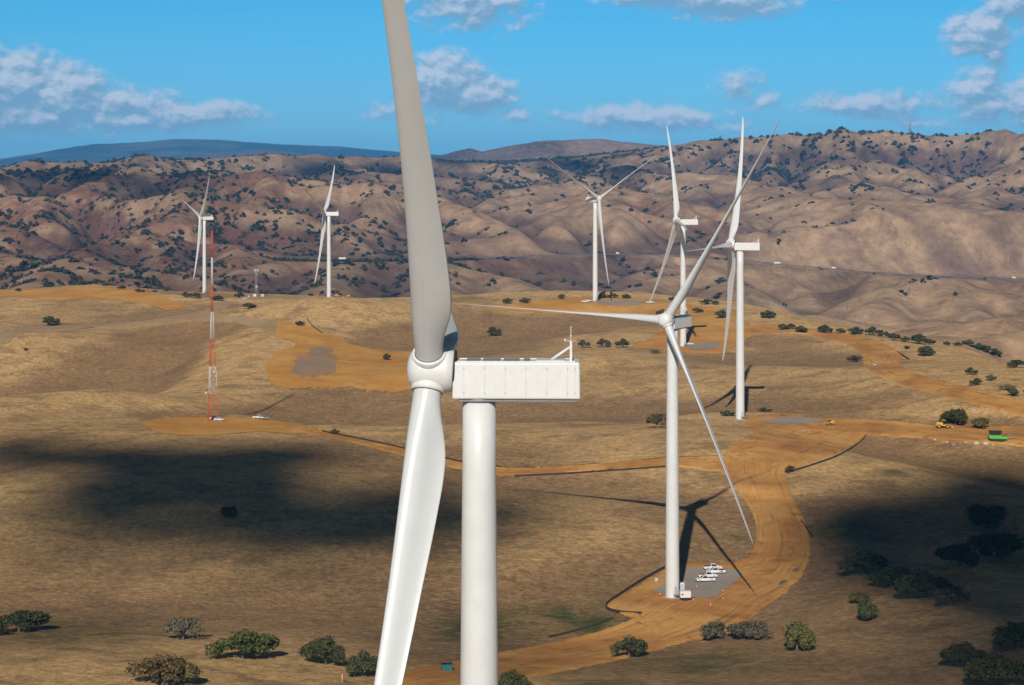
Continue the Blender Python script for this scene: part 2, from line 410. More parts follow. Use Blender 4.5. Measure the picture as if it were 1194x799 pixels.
# ------------------------------------------------------------------ the ground mesh: rows by distance, columns fanning out
rowsY = [-700, -500, -350, -220, -120, -40, 20, 60]
y = 80.0
while y < 27000:
    rowsY.append(y)
    if y < 380: s = 4.0
    elif y < 2500: s = max(1.1, y * y / 121 / FPX * 1.05)
    elif y < 9800: s = 11.0 + (y - 2500) * 0.0006
    else: s = 60 + (y - 9800) * .012
    y += s
rowsY = np.array(rowsY); 
ud = np.linspace(-0.30, 0.30, 860); du = ud[1] - ud[0]
side = []; u = 0.30; s = du
while u < 2.6: s *= 1.09; u += s; side.append(u)
side = np.array(side); U = np.concatenate([-side[::-1], ud, side])
Ug, Yg = np.meshgrid(U, rowsY); Xg = Ug * np.maximum(Yg, 170)
Zg = ground_z(Xg, Yg)
print('grid', Xg.shape, '%.1fs' % (time.time() - T0))
def tz(X, Y):
    """height of the built ground sheet (bilinear on its own grid), world z"""
    X = np.asarray(X, float); Y = np.asarray(Y, float)
    iy = np.clip(np.searchsorted(rowsY, Y) - 1, 0, len(rowsY) - 2)
    fy = (Y - rowsY[iy]) / (rowsY[iy + 1] - rowsY[iy])
    u = X / np.maximum(Y, 170)
    ix = np.clip(np.searchsorted(U, u) - 1, 0, len(U) - 2); fx = (u - U[ix]) / (U[ix + 1] - U[ix])
    a = Zg[iy, ix] * (1 - fx) + Zg[iy, ix + 1] * fx; b = Zg[iy + 1, ix] * (1 - fx) + Zg[iy + 1, ix + 1] * fx
    return a * (1 - fy) + b * fy + CAMZ
_rowpix = None
def at(px, py, dmin=300, dmax=26000, off=0.0):
    """the first point of the ground seen at a place of the photograph"""
    ys_ = rowsY[(rowsY > dmin) & (rowsY < dmax)]
    z = tz((px - CX) * ys_ / FPX, ys_) - CAMZ
    row = HY - FPX * z / ys_
    k = np.nonzero(row <= py)[0]
    if len(k) == 0: k = [int(np.argmin(np.abs(row - py)))]
    i = int(k[0])
    if i > 0 and row[i - 1] > py and row[i] < py: t = (row[i - 1] - py) / (row[i - 1] - row[i]); d = ys_[i - 1] + t * (ys_[i] - ys_[i - 1])
    else: d = ys_[i]
    X = (px - CX) * d / FPX
    return Vector((X, d, float(tz(X, d)) + off))
def sheet(name, i0, i1, mat, attrs=None, mask=None):
    x = Xg[i0:i1]; yv = Yg[i0:i1]; z = Zg[i0:i1] + CAMZ
    nr, nc = x.shape
    co = np.stack([x, yv, z], -1).reshape(-1, 3).astype(np.float32)
    idx = np.arange(nr * nc).reshape(nr, nc)
    q = np.stack([idx[:-1, :-1], idx[:-1, 1:], idx[1:, 1:], idx[1:, :-1]], -1).reshape(-1, 4)
    if mask is not None:
        q = q[mask[i0:i1 - 1, :-1].ravel()]
        used = np.zeros(len(co), bool); used[q.ravel()] = True
        new = np.cumsum(used) - 1; q = new[q]; co = co[used]
    else: used = None
    me = bpy.data.meshes.new(name)
    me.vertices.add(len(co)); me.vertices.foreach_set('co', co.ravel())
    me.loops.add(q.size); me.loops.foreach_set('vertex_index', q.ravel().astype(np.int32))
    me.polygons.add(len(q)); me.polygons.foreach_set('loop_start', np.arange(0, q.size, 4, dtype=np.int32))
    me.polygons.foreach_set('loop_total', np.full(len(q), 4, np.int32))
    me.update(calc_edges=True); me.shade_smooth()
    for k, a in (attrs or {}).items():
        at_ = me.attributes.new(k, 'FLOAT', 'POINT'); at_.data.foreach_set('value', (a[i0:i1].ravel() if used is None else a[i0:i1].ravel()[used]).astype(np.float32))
    me.materials.append(mat)
    o = bpy.data.objects.new(name, me); C.objects.link(o); o['kind'] = 'structure'
    return o

def grass_material(name, far):
    m, nt, bs = new_mat(name)
    geo = N(nt, 'ShaderNodeNewGeometry'); P = geo.outputs['Position']
    sep = N(nt, 'ShaderNodeSeparateXYZ'); L(nt, geo.outputs['Normal'], sep.inputs[0])
    if not far:
        flat = VM(nt, 'MULTIPLY', P, (1, 1, .6)).outputs[0]
        big = NOISE(nt, flat, 0.011, 5, 0.55, 0.6); mid = NOISE(nt, flat, 0.055, 6, 0.6, 0.8)
        streak = NOISE(nt, VM(nt, 'MULTIPLY', flat, (0.26, 0.30, .5)).outputs[0], 1.0, 6, 0.68, 0.3)
        tuft = NOISE(nt, flat, 0.9, 7, 0.78, 0.2)
        rel = N(nt, 'ShaderNodeAttribute', attribute_name='relief').outputs['Fac']      # -1 hollow ... +1 ridge: drier, paler grass on the ridges
        dry = MA(nt, 'ADD', MA(nt, 'MULTIPLY', rel, .42), big)
        base = MIX(nt, RAMP(nt, dry, .24, .76), (0.340, 0.218, 0.115), (0.640, 0.430, 0.210))
        base = MIX(nt, MA(nt, 'MULTIPLY', RAMP(nt, mid, .42, .7), .65), base, (0.230, 0.145, 0.085))
        base = MIX(nt, MA(nt, 'MULTIPLY', RAMP(nt, streak, .46, .78), .42), base, (0.58, 0.41, 0.21))
        base = MIX(nt, MA(nt, 'MULTIPLY', RAMP(nt, tuft, .52, .78), .7), base, (0.095, 0.058, 0.036))
        base = MIX(nt, MA(nt, 'MULTIPLY', RAMP(nt, NOISE(nt, flat, 0.38, 5, .7, .5), .55, .75), .45), base, (0.55, 0.39, 0.20))
        green = N(nt, 'ShaderNodeAttribute', attribute_name='green').outputs['Fac']
        base = MIX(nt, MA(nt, 'MULTIPLY', green, MA(nt, 'ADD', .35, RAMP(nt, mid, .35, .6))), base, (0.075, 0.095, 0.030))
        wet = N(nt, 'ShaderNodeAttribute', attribute_name='gully').outputs['Fac']
        base = MIX(nt, MA(nt, 'MULTIPLY', wet, .55), base, (0.105, 0.080, 0.055))
        clod = NOISE(nt, flat, 0.13, 6, .72, .4)
        base = MIX(nt, MA(nt, 'MULTIPLY', RAMP(nt, clod, .50, .74), .5), base, (0.160, 0.100, 0.060))
        grain = NOISE(nt, flat, 0.42, 8, .82, .2)
        base = MIX(nt, 1.0, base, MIX(nt, RAMP(nt, grain, .36, .66, False), (.62, .60, .58), (1.55, 1.55, 1.5)), 'MULTIPLY')
        base = MIX(nt, 1.0, base, (1.36, 1.30, 1.20), 'MULTIPLY')
        L(nt, base, bs.inputs['Base Color'])
        bmp = N(nt, 'ShaderNodeBump'); bmp.inputs['Distance'].default_value = 2.0; bmp.inputs['Strength'].default_value = 1.0
        hsum = MA(nt, 'ADD', MA(nt, 'MULTIPLY', tuft, .55), MA(nt, 'MULTIPLY', streak, .8))
        L(nt, hsum, bmp.inputs['Height']); L(nt, bmp.outputs[0], bs.inputs['Normal'])
    else:
        big = NOISE(nt, P, 0.0016, 4, 0.55, 0.4); mid = NOISE(nt, P, 0.009, 6, 0.6, 1.0); fine = NOISE(nt, P, 0.035, 6, 0.66, .6)
        rel = N(nt, 'ShaderNodeAttribute', attribute_name='relief').outputs['Fac']; gold = N(nt, 'ShaderNodeAttribute', attribute_name='golden').outputs['Fac']
        dry = MA(nt, 'ADD', MA(nt, 'ADD', MA(nt, 'MULTIPLY', rel, .15), big), MA(nt, 'MULTIPLY', gold, .22))
        base = MIX(nt, RAMP(nt, dry, .34, .78), (0.180, 0.112, 0.080), (0.43, 0.288, 0.172))
        base = MIX(nt, MA(nt, 'MULTIPLY', RAMP(nt, mid, .46, .68), .5), base, (0.15, 0.09, 0.066))
        base = MIX(nt, MA(nt, 'MULTIPLY', RAMP(nt, fine, .54, .76), .55), base, (0.45, 0.31, 0.185))
        base = MIX(nt, MA(nt, 'MULTIPLY', RAMP(nt, fine, .50, .30), .45), base, (0.16, 0.105, 0.08))
        # red soil on part of the slopes
        red = MA(nt, 'MULTIPLY', N(nt, 'ShaderNodeAttribute', attribute_name='redsoil').outputs['Fac'], RAMP(nt, mid, .40, .60))
        base = MIX(nt, MA(nt, 'MULTIPLY', red, .6), base, (0.215, 0.078, 0.045))
        scrub = N(nt, 'ShaderNodeAttribute', attribute_name='scrub').outputs['Fac']
        sc = MA(nt, 'GREATER_THAN', MA(nt, 'ADD', NOISE(nt, P, 0.05, 5, .6, .3), MA(nt, 'MULTIPLY', scrub, .30)), .72)
        base = MIX(nt, MA(nt, 'MULTIPLY', sc, .85), base, (0.050, 0.046, 0.030))
        base = MIX(nt, MA(nt, 'MULTIPLY', scrub, .50), base, (0.085, 0.055, 0.042))
        base = MIX(nt, 1.0, base, MIX(nt, RAMP(nt, NOISE(nt, P, 0.022, 8, .78, .3), .34, .66, False), (.66, .62, .62), (1.35, 1.35, 1.32)), 'MULTIPLY')
        floorg = N(nt, 'ShaderNodeAttribute', attribute_name='floor').outputs['Fac']
        base = MIX(nt, MA(nt, 'MULTIPLY', floorg, RAMP(nt, big, .47, .56)), base, (0.12, 0.125, 0.065))
        L(nt, base, bs.inputs['Base Color'])
        bmp = N(nt, 'ShaderNodeBump'); bmp.inputs['Distance'].default_value = 14; bmp.inputs['Strength'].default_value = .55
        L(nt, MA(nt, 'ADD', mid, MA(nt, 'MULTIPLY', fine, .5)), bmp.inputs['Height']); L(nt, bmp.outputs[0], bs.inputs['Normal'])
    bs.inputs['Roughness'].default_value = 1.0; bs.inputs['Specular IOR Level'].default_value = 0.1
    return m
MAT_GRASS = grass_material('dry_grass', False); MAT_HILL = grass_material('dry_hillside', True)
MAT_MTN, nt, bs = new_mat('forested_range')
geo = N(nt, 'ShaderNodeNewGeometry'); n = NOISE(nt, geo.outputs['Position'], .0007, 6, .6, .5)
L(nt, MIX(nt, RAMP(nt, n, .42, .60), (.012, .028, .028), (.12, .11, .10)), bs.inputs['Base Color']); bs.inputs['Roughness'].default_value = 1
PXg = PX(Xg, np.maximum(Yg, 150)); ROWg = HY - FPX * Zg / np.maximum(Yg, 150)
def blob(px, py, rx, ry): return np.exp(-((PXg - px) / rx) ** 2 - ((ROWg - py) / ry) ** 2)
green = blob(745, 735, 60, 10) + blob(670, 718, 60, 14) * .8 + blob(860, 627, 14, 4) + blob(560, 735, 60, 20) * .9 + blob(985, 620, 55, 14) * .7 + blob(90, 745, 90, 16) * .55 + blob(765, 410, 6, 4) + blob(820, 775, 90, 18) * .6 + blob(1040, 550, 14, 4) * .6 + blob(935, 510, 50, 4) * .4 + blob(690, 795, 40, 12) * .6
green = np.clip(green, 0, 1)
acc_n = np.log(np.maximum(sample(na_, nx_, ny_, np.clip(Xg, -1250, 1250), np.clip(Yg, 170, 2440)), 49)); gully = .6 * sstep(acc_n, 9.2, 12.0) * (Yg > 200) * (Yg < 2400)
acc_f = np.log(np.maximum(sample(fa_, fx_, fy_, np.clip(Xg, -4550, 4550), np.clip(Yg, 1120, 9850)), 200)); ravine = sstep(acc_f, 8.6, 11.0) * (Yg < 9700)
patch = fbm(Xg / 900 + 4, Yg / 900 + 8, 3)
leftness = 1 - sstep(PXg, 260, 480)
scrub = np.clip(ravine * (0.55 + patch) + sstep(patch, 0.18, .5) * .7 * sstep(Yg, 3300, 4500) + leftness * .35 * sstep(Yg, 2700, 3200), 0, 1)
scrub *= 1 - .75 * sstep(PXg, 830, 930) * (1 - sstep(Yg, 4600, 5600))
scrub = np.where(Yg > 9700, .75 * sstep(fbm(Xg / 1500, Yg / 1500, 3), -.1, .2), scrub)
redsoil = np.clip(leftness * sstep(Yg, 2500, 3000) * (1 - sstep(Yg, 4400, 5200)) + .5 * sstep(fbm(Xg / 700 + 40, Yg / 700, 2), .1, .35) * (PXg < 860), 0, 1)
floor_ = (1 - sstep(sample(fz_, fx_, fy_, np.clip(Xg, -4550, 4550), np.clip(Yg, 1120, 9850)), 2, 9)) * (Yg < 4200) * (PXg > 800)
i_a = int(np.searchsorted(rowsY, 2500)); i_b = int(np.searchsorted(rowsY, 12600))
# relief: how far a spot stands above or below the land around it
rx_ = np.arange(-1300, 1300, 8.0); ry_ = np.arange(150, 2600, 8.0); RX, RY = np.meshgrid(rx_, ry_)
rz_ = ground_z(RX, RY); r1_ = (rz_ - soften(rz_, 8.0, 34)); r1_ = np.clip(soften(r1_, 8.0, 5) / 1.6, -1.2, 1.2)
relief = sample(r1_, rx_, ry_, np.clip(Xg, -1250, 1250), np.clip(Yg, 170, 2550)) * sstep(Yg, 300, 420) * (Yg < 2600)
rf_ = soften(fz_ - soften(fz_, 17.0, 90), 17.0, 10); rf_ = np.clip(rf_ / 7.0, -1.2, 1.2)
relief_f = sample(rf_, fx_, fy_, np.clip(Xg, -4550, 4550), np.clip(Yg, 1120, 9850)) * (Yg < 9700)
golden = sstep(PXg, 830, 930) * (1 - sstep(Yg, 4600, 5800)) + .35 * sstep(PXg, 480, 620) * (1 - sstep(Yg, 4300, 5200))
at_n = {'relief': relief, 'green': green, 'gully': gully}; at_f = {'relief': relief_f, 'golden': golden, 'scrub': scrub, 'redsoil': redsoil, 'floor': floor_}
# the plateau and, past its edge, the valley and hills share their border vertices' places
edge_g = lookup(PXg, EDGE); beyond = Yg > edge_g + 170
o_ground = sheet('ground', 0, i_a + 60, MAT_GRASS, at_n, ~beyond)
o_hills = sheet('hills', 0, i_b + 1, MAT_HILL, at_f, beyond)
o_mtn = sheet('mountains', i_b, len(rowsY), MAT_MTN, at_f)
print('sheets %.1fs' % (time.time() - T0))

# ------------------------------------------------------------------ haze: one closed box of even air round the whole scene
def box_bm(bm, x0, x1, y0, y1, z0, z1):
    v = [bm.verts.new(p) for p in [(x0, y0, z0), (x1, y0, z0), (x1, y1, z0), (x0, y1, z0), (x0, y0, z1), (x1, y0, z1), (x1, y1, z1), (x0, y1, z1)]]
    for f in [(0, 3, 2, 1), (4, 5, 6, 7), (0, 1, 5, 4), (1, 2, 6, 5), (2, 3, 7, 6), (3, 0, 4, 7)]: bm.faces.new([v[i] for i in f])
    return v
ztop = max(CAMZ + float(Zg.max()), CAMZ + 60) + 20; zbot = CAMZ + float(Zg.min()) - 1.5
xm = float(np.abs(Xg).max()) + 50
bm = bmesh.new(); box_bm(bm, -xm, xm, float(rowsY[0]) - 60, float(rowsY[-1]) + 60, zbot, ztop)
me = bpy.data.meshes.new('haze'); bm.to_mesh(me); bm.free()
hz = bpy.data.objects.new('haze', me); C.objects.link(hz); hz['kind'] = 'stuff'
m = bpy.data.materials.new('haze'); m.use_nodes = True; nt = m.node_tree; nt.nodes.remove(nt.nodes['Principled BSDF'])
vol = N(nt, 'ShaderNodeVolumePrincipled'); vol.inputs['Color'].default_value = (0.10, 0.46, 1.0, 1); vol.inputs['Density'].default_value = 3.0e-5; vol.inputs['Anisotropy'].default_value = -0.35
L(nt, vol.outputs[0], nt.nodes['Material Output'].inputs['Volume']); me.materials.append(m)
print('haze box', zbot, ztop, xm)
# ------------------------------------------------------------------ mesh helpers and tagging
def tag(o, label=None, cat=None, group=None, kind=None):
    if label: o['label'] = label
    if cat: o['category'] = cat
    if group: o['group'] = group
    if kind: o['kind'] = kind
    return o
def empty(name, loc, rz=0.0, label=None, cat=None, group=None):
    o = bpy.data.objects.new(name, None); C.objects.link(o); o.location = loc; o.rotation_euler = (0, 0, rz)
    o.empty_display_size = 0.5
    return tag(o, label, cat, group)
def obj(name, bm, mats, parent=None, smooth=False, mat_world=None):
    me = bpy.data.meshes.new(name); bm.normal_update(); bm.to_mesh(me); bm.free()
    for m in (mats if isinstance(mats, (list, tuple)) else [mats]): me.materials.append(m)
    if smooth: me.shade_smooth()
    o = bpy.data.objects.new(name, me); C.objects.link(o)
    if parent is not None: o.parent = parent
    return o
def children(o): return [c for c in bpy.data.objects if c.parent is o]
def copy_tree(o, parent=None, kids=None):
    c = o.copy(); C.objects.link(c)
    if parent is not None: c.parent = parent
    for ch in o.children: copy_tree(ch, c)
    return c
def BM(): return bmesh.new()
def box(bm, x0, x1, y0, y1, z0, z1, mi=0, bevel=0.0, taper=None):
    """taper = (x shrink, y shrink) of the top face"""
    tx, ty = taper or (0, 0)
    P = [(x0, y0, z0), (x1, y0, z0), (x1, y1, z0), (x0, y1, z0), (x0 + tx, y0 + ty, z1), (x1 - tx, y0 + ty, z1), (x1 - tx, y1 - ty, z1), (x0 + tx, y1 - ty, z1)]
    v = [bm.verts.new(p) for p in P]; fs = []
    for f in [(0, 3, 2, 1), (4, 5, 6, 7), (0, 1, 5, 4), (1, 2, 6, 5), (2, 3, 7, 6), (3, 0, 4, 7)]:
        fc = bm.faces.new([v[i] for i in f]); fc.material_index = mi; fs.append(fc)
    if bevel:
        es = list({e for f in fs for e in f.edges})
        r = bmesh.ops.bevel(bm, geom=es, offset=bevel, segments=3, profile=0.6, affect='EDGES', clamp_overlap=True)
        for f in r['faces']: f.material_index = mi
    return v
def tube(bm, a, b, r0, r1=None, n=6, mi=0, cap=True):
    a = Vector(a); b = Vector(b); r1 = r0 if r1 is None else r1
    d = (b - a).normalized(); q = d.to_track_quat('Z', 'Y')
    A = []; B = []
    for i in range(n):
        t = 2 * math.pi * i / n; e = q @ Vector((math.cos(t), math.sin(t), 0))
        A.append(bm.verts.new(a + e * r0)); B.append(bm.verts.new(b + e * r1))
    for i in range(n):
        f = bm.faces.new((A[i], A[(i + 1) % n], B[(i + 1) % n], B[i])); f.material_index = mi; f.smooth = n > 5
    if cap:
        f = bm.faces.new(list(reversed(A))); f.material_index = mi; f = bm.faces.new(B); f.material_index = mi
def lathe(bm, prof, n=48, axis='Z', o=(0, 0, 0), mi=0, cap0=True, cap1=True):
    """prof: (radius, position) pairs; smooth faces"""
    rings = []
    for r, p in prof:
        ring = []
        for i in range(n):
            t = 2 * math.pi * i / n; c, s = math.cos(t) * r, math.sin(t) * r
            v = {'Z': (c, s, p), 'Y': (s, p, c), 'X': (p, c, s)}[axis]
            ring.append(bm.verts.new((v[0] + o[0], v[1] + o[1], v[2] + o[2])))
        rings.append(ring)
    for A, B in zip(rings[:-1], rings[1:]):
        for i in range(n):
            f = bm.faces.new((A[i], A[(i + 1) % n], B[(i + 1) % n], B[i])); f.smooth = True; f.material_index = mi
    if cap0: bm.faces.new(list(reversed(rings[0]))).material_index = mi
    if cap1: bm.faces.new(rings[-1]).material_index = mi
def plain(name, col, rough=0.5, metal=0.0, var=0.08, scale=3.0, spec=0.5, bump=0.0):
    m, nt, bs = new_mat(name)
    tc = N(nt, 'ShaderNodeTexCoord'); n = NOISE(nt, tc.outputs['Object'], scale, 4, .6)
    c = MIX(nt, RAMP(nt, n, .3, .7), tuple(x * (1 - var) for x in col[:3]), tuple(min(x * (1 + var), 1) for x in col[:3]))
    L(nt, c, bs.inputs['Base Color']); bs.inputs['Roughness'].default_value = rough; bs.inputs['Metallic'].default_value = metal
    bs.inputs['Specular IOR Level'].default_value = spec
    if bump:
        b = N(nt, 'ShaderNodeBump'); b.inputs['Strength'].default_value = bump; b.inputs['Distance'].default_value = 0.1
        L(nt, n, b.inputs['Height']); L(nt, b.outputs[0], bs.inputs['Normal'])
    return m
M = {
 'white': plain('white_paint', (.80, .80, .79), .38, var=.03, scale=1.5),
 'towerw': plain('tower_paint', (.76, .77, .76), .42, var=.035, scale=.35),
 'blade': plain('blade_gelcoat', (.68, .70, .71), .34, var=.025, scale=.25),
 'seam': plain('seam_sealant', (.66, .67, .68), .5), 'dark': plain('dark_rubber', (.03, .03, .032), .8),
 'glass': plain('dark_glass', (.02, .025, .03), .08, spec=.8),
 'grey': plain('grey_steel', (.30, .31, .32), .5), 'lgrey': plain('light_grey_paint', (.52, .54, .55), .5),
 'concrete': plain('concrete', (.38, .36, .33), .9, var=.15),
 'red': plain('mast_orange_red', (.62, .085, .03), .5), 'mwhite': plain('mast_white', (.72, .70, .70), .5),
 'orange': plain('cone_orange', (.85, .17, .05), .5), 'yellow': plain('machine_yellow', (.75, .42, .03), .45),
 'green': plain('machine_green', (.10, .50, .06), .45), 'teal': plain('teal_plastic', (.02, .16, .16), .5),
 'red2': plain('tail_red', (.5, .03, .03), .4), 'fence': plain('silt_fence_cloth', (.035, .03, .028), .9),
 'rock': plain('pale_rock', (.6, .58, .54), .9, var=.2), 'blue': plain('blue_car_paint', (.12, .2, .35), .35),
 'silver': plain('silver_car_paint', (.55, .62, .68), .35), 'wood': plain('weathered_pole', (.12, .09, .07), .9), 'galv': plain('galvanised', (.42, .44, .46), .45, .6),
 'asphalt': plain('asphalt', (.16, .145, .14), .9, var=.2, scale=.1), 'puddle': plain('puddle_water', (.16, .12, .12), .35, spec=.5),
 'purple': plain('faded_stake', (.5, .3, .2), .7),
}
# ------------------------------------------------------------------ graded dirt: sheets draped on the land
from mathutils.geometry import delaunay_2d_cdt
def dirt_material(name, c0, c1, dark, light, streaks=True):
    m, nt, bs = new_mat(name)
    geo = N(nt, 'ShaderNodeNewGeometry'); P = geo.outputs['Position']
    big = NOISE(nt, P, 0.03, 5, .6, .5); fine = NOISE(nt, P, 0.7, 5, .7)
    base = MIX(nt, RAMP(nt, big, .35, .65), c0, c1)
    if streaks:
        uv = N(nt, 'ShaderNodeUVMap').outputs[0]
        st = NOISE(nt, VM(nt, 'MULTIPLY', uv, (0.9, 0.012, 1)).outputs[0], 1.0, 4, .62, .15)
        st2 = NOISE(nt, VM(nt, 'MULTIPLY', uv, (2.6, 0.02, 1)).outputs[0], 1.0, 3, .6, .1)
        wear = RAMP(nt, NOISE(nt, P, .045, 4, .6, .4), .38, .62)
        base = MIX(nt, MA(nt, 'MULTIPLY', MA(nt, 'MULTIPLY', RAMP(nt, st, .50, .68), .8), wear), base, dark)
        base = MIX(nt, MA(nt, 'MULTIPLY', MA(nt, 'MULTIPLY', RAMP(nt, st2, .52, .70), .75), MA(nt, 'SUBTRACT', 1.1, wear)), base, light)
    base = MIX(nt, MA(nt, 'MULTIPLY', RAMP(nt, fine, .5, .75), .35), base, dark)
    base = MIX(nt, MA(nt, 'MULTIPLY', RAMP(nt, NOISE(nt, P, .16, 6, .7, .6), .50, .72), .7), base, dark)
    L(nt, base, bs.inputs['Base Color']); bs.inputs['Roughness'].default_value = 1; bs.inputs['Specular IOR Level'].default_value = .1
    b = N(nt, 'ShaderNodeBump'); b.inputs['Strength'].default_value = .5; b.inputs['Distance'].default_value = .5
    L(nt, MA(nt, 'ADD', fine, big), b.inputs['Height']); L(nt, b.outputs[0], bs.inputs['Normal'])
    return m
M['dirt'] = dirt_material('orange_dirt', (.52, .235, .062), (.74, .39, .115), (.27, .115, .05), (.74, .48, .23))
M['dirt2'] = dirt_material('scraped_soil', (.62, .28, .062), (.72, .40, .11), (.46, .22, .07), (.74, .44, .17), False)
M['spoil'] = dirt_material('grey_spoil', (.36, .25, .17), (.46, .30, .17), (.34, .20, .14), (.5, .4, .3), False)
M['gravel'] = dirt_material('grey_gravel', (.36, .31, .26), (.42, .37, .31), (.30, .25, .20), (.5, .46, .4), False)
M['track'] = dirt_material('worn_track', (.44, .29, .15), (.52, .36, .20), (.36, .23, .12), (.6, .44, .26))
rj = random.Random(3)
def smooth_line(pts, step=14.0):
    out = []; P = [Vector(p[:2]) for p in pts]
    P = [P[0] * 2 - P[1]] + P + [P[-1] * 2 - P[-2]]
    for i in range(1, len(P) - 2):
        n = max(2, int((P[i + 1] - P[i]).length / step))
        for k in range(n):
            t = k / n; a, b, c, d = P[i - 1], P[i], P[i + 1], P[i + 2]
            out.append(0.5 * ((2 * b) + (c - a) * t + (2 * a - 5 * b + 4 * c - d) * t * t + (3 * b - a - 3 * c + d) * t ** 3))
    out.append(P[-2]); return out
def ribbon(name, left, right, mat, dmin=300, dmax=2300, lift=.22, jit=.9, label=None, step=6):
    Lp = smooth_line(left, step); Rp = smooth_line(right, step)
    n = max(len(Lp), len(Rp), 12)
    def res(P):
        P = [at(p.x, p.y, dmin, dmax) for p in P]
        s = [0]
        for a, b in zip(P[:-1], P[1:]): s.append(s[-1] + (b - a).length)
        tt = np.linspace(0, s[-1], n * 2)
        return np.stack([np.interp(tt, s, [p[k] for p in P]) for k in range(2)], 1)
    A = res(Lp); B = res(Rp); n = len(A)
    w = float(np.hypot(*(A - B).T).mean()); na = int(min(40, max(5, w / 2.2)))
    tj = np.linspace(0, 1, na)[None, :, None]
    G = A[:, None, :] * (1 - tj) + B[:, None, :] * tj
    nn = fbm(np.arange(n) * .37, np.zeros(n) + len(name) * 3.3, 4) * 2.2; G[:, 0, 1] += nn * jit * 2; G[:, -1, 1] -= nn[::-1] * jit * 2
    Z = tz(G[..., 0], G[..., 1]) + lift
    berm = .42 * (.6 + .8 * np.abs(fbm(np.arange(n) * .21, np.zeros(n) + 7.7, 3)))
    if na > 6: Z[:, 1] += berm; Z[:, -2] += berm[::-1] * .8
    Z[:, 0] -= lift + .15; Z[:, -1] -= lift + .15; Z[0] -= lift + .1; Z[-1] -= lift + .1
    cl = np.concatenate([[0], np.cumsum(np.hypot(*np.diff((A + B) / 2, axis=0).T))])
    bm = BM(); uvl = bm.loops.layers.uv.new('UVMap')
    V = [[bm.verts.new((G[i, j, 0], G[i, j, 1], Z[i, j])) for j in range(na)] for i in range(n)]
    for i in range(n - 1):
        for j in range(na - 1):
            f = bm.faces.new((V[i][j], V[i][j + 1], V[i + 1][j + 1], V[i + 1][j])); f.smooth = True
            for lp, (ii, jj) in zip(f.loops, ((i, j), (i, j + 1), (i + 1, j + 1), (i + 1, j))): lp[uvl].uv = (jj / (na - 1) * w * .45, cl[ii])
    bmesh.ops.recalc_face_normals(bm, faces=bm.faces)
    if sum(f.normal.z for f in bm.faces) < 0: bmesh.ops.reverse_faces(bm, faces=bm.faces)
    return tag(obj(name, bm, mat), kind='structure')
def patch_sheet(name, outline, mat, dmin=300, dmax=2400, lift=.2, rough=1.0, grid=4.0, st=5.0):
    pts = smooth_line(list(outline) + [outline[0]], st)[:-1]
    P = []
    for k, p in enumerate(pts):
        w = at(p.x, p.y, dmin, dmax)
        P.append([w.x + rj.gauss(0, rough * .35), w.y + rj.gauss(0, rough)])
    P = np.array(P); n = len(P)
    x0, y0 = P.min(0); x1, y1 = P.max(0); g = max(grid, math.sqrt((x1 - x0) * (y1 - y0) / 5000))
    gx, gy = np.meshgrid(np.arange(x0, x1, g), np.arange(y0, y1, g)); Q = np.stack([gx.ravel(), gy.ravel()], 1)
    ins = np.zeros(len(Q), bool); j = n - 1
    for i in range(n):
        c = ((P[i, 1] > Q[:, 1]) != (P[j, 1] > Q[:, 1])) & (Q[:, 0] < (P[j, 0] - P[i, 0]) * (Q[:, 1] - P[i, 1]) / (P[j, 1] - P[i, 1] + 1e-12) + P[i, 0])
        ins ^= c; j = i
    Q = Q[ins]
    dd = np.sqrt(((Q[:, None, :] - P[None]) ** 2).sum(-1)).min(1); Q = Q[dd > g * .5]
    vs = [Vector(p) for p in np.concatenate([P, Q])]
    r = delaunay_2d_cdt(vs, [(i, (i + 1) % n) for i in range(n)], [], 1, 1e-4)
    co = np.array([(v.x, v.y) for v in r[0]]); z = tz(co[:, 0], co[:, 1]) + lift
    bm = BM(); uvl = bm.loops.layers.uv.new('UVMap')
    V = [bm.verts.new((a[0], a[1], zz)) for a, zz in zip(co, z)]
    for f in r[2]:
        try: fc = bm.faces.new([V[i] for i in f]); fc.smooth = True
        except ValueError: continue
        for lp in fc.loops: lp[uvl].uv = (lp.vert.co.y * .4, lp.vert.co.x)
    bmesh.ops.recalc_face_normals(bm, faces=bm.faces)
    if sum(f.normal.z for f in bm.faces) < 0: bmesh.ops.reverse_faces(bm, faces=bm.faces)
    return tag(obj(name, bm, mat), kind='structure')
def ground_lift(): pass
ribbon('dirt_road', [(872, 375), (930, 382), (990, 390), (1030, 400), (1052, 413), (1050, 425), (1078, 439), (1130, 452), (1200, 469), (1290, 492)],
       [(872, 391), (930, 389), (985, 401), (1004, 413), (1008, 427), (1030, 442), (1080, 457), (1130, 470), (1200, 488), (1290, 512)], M['dirt'], 600, 1600)
ribbon('dirt_road', [(868, 486), (905, 483), (960, 487), (1030, 490), (1100, 496), (1200, 497), (1300, 500)],
       [(868, 500), (885, 504), (960, 504), (1015, 508), (1100, 514), (1200, 522), (1300, 532)], M['dirt'], 600, 1100, lift=.2)
ribbon('dirt_road', [(965, 490), (905, 498), (866, 511), (845, 528), (846, 547), (860, 572), (878, 602), (880, 632), (862, 655), (790, 658), (742, 683), (708, 703), (714, 713), (745, 717), (700, 735), (640, 750), (560, 766), (440, 790)],
       [(1014, 505), (1000, 516), (975, 530), (945, 541), (918, 551), (925, 580), (940, 610), (946, 640), (936, 670), (916, 692), (893, 708), (868, 727), (835, 742), (790, 752), (740, 765), (690, 777), (600, 794), (440, 822)], M['dirt'], 380, 1000, lift=.26)
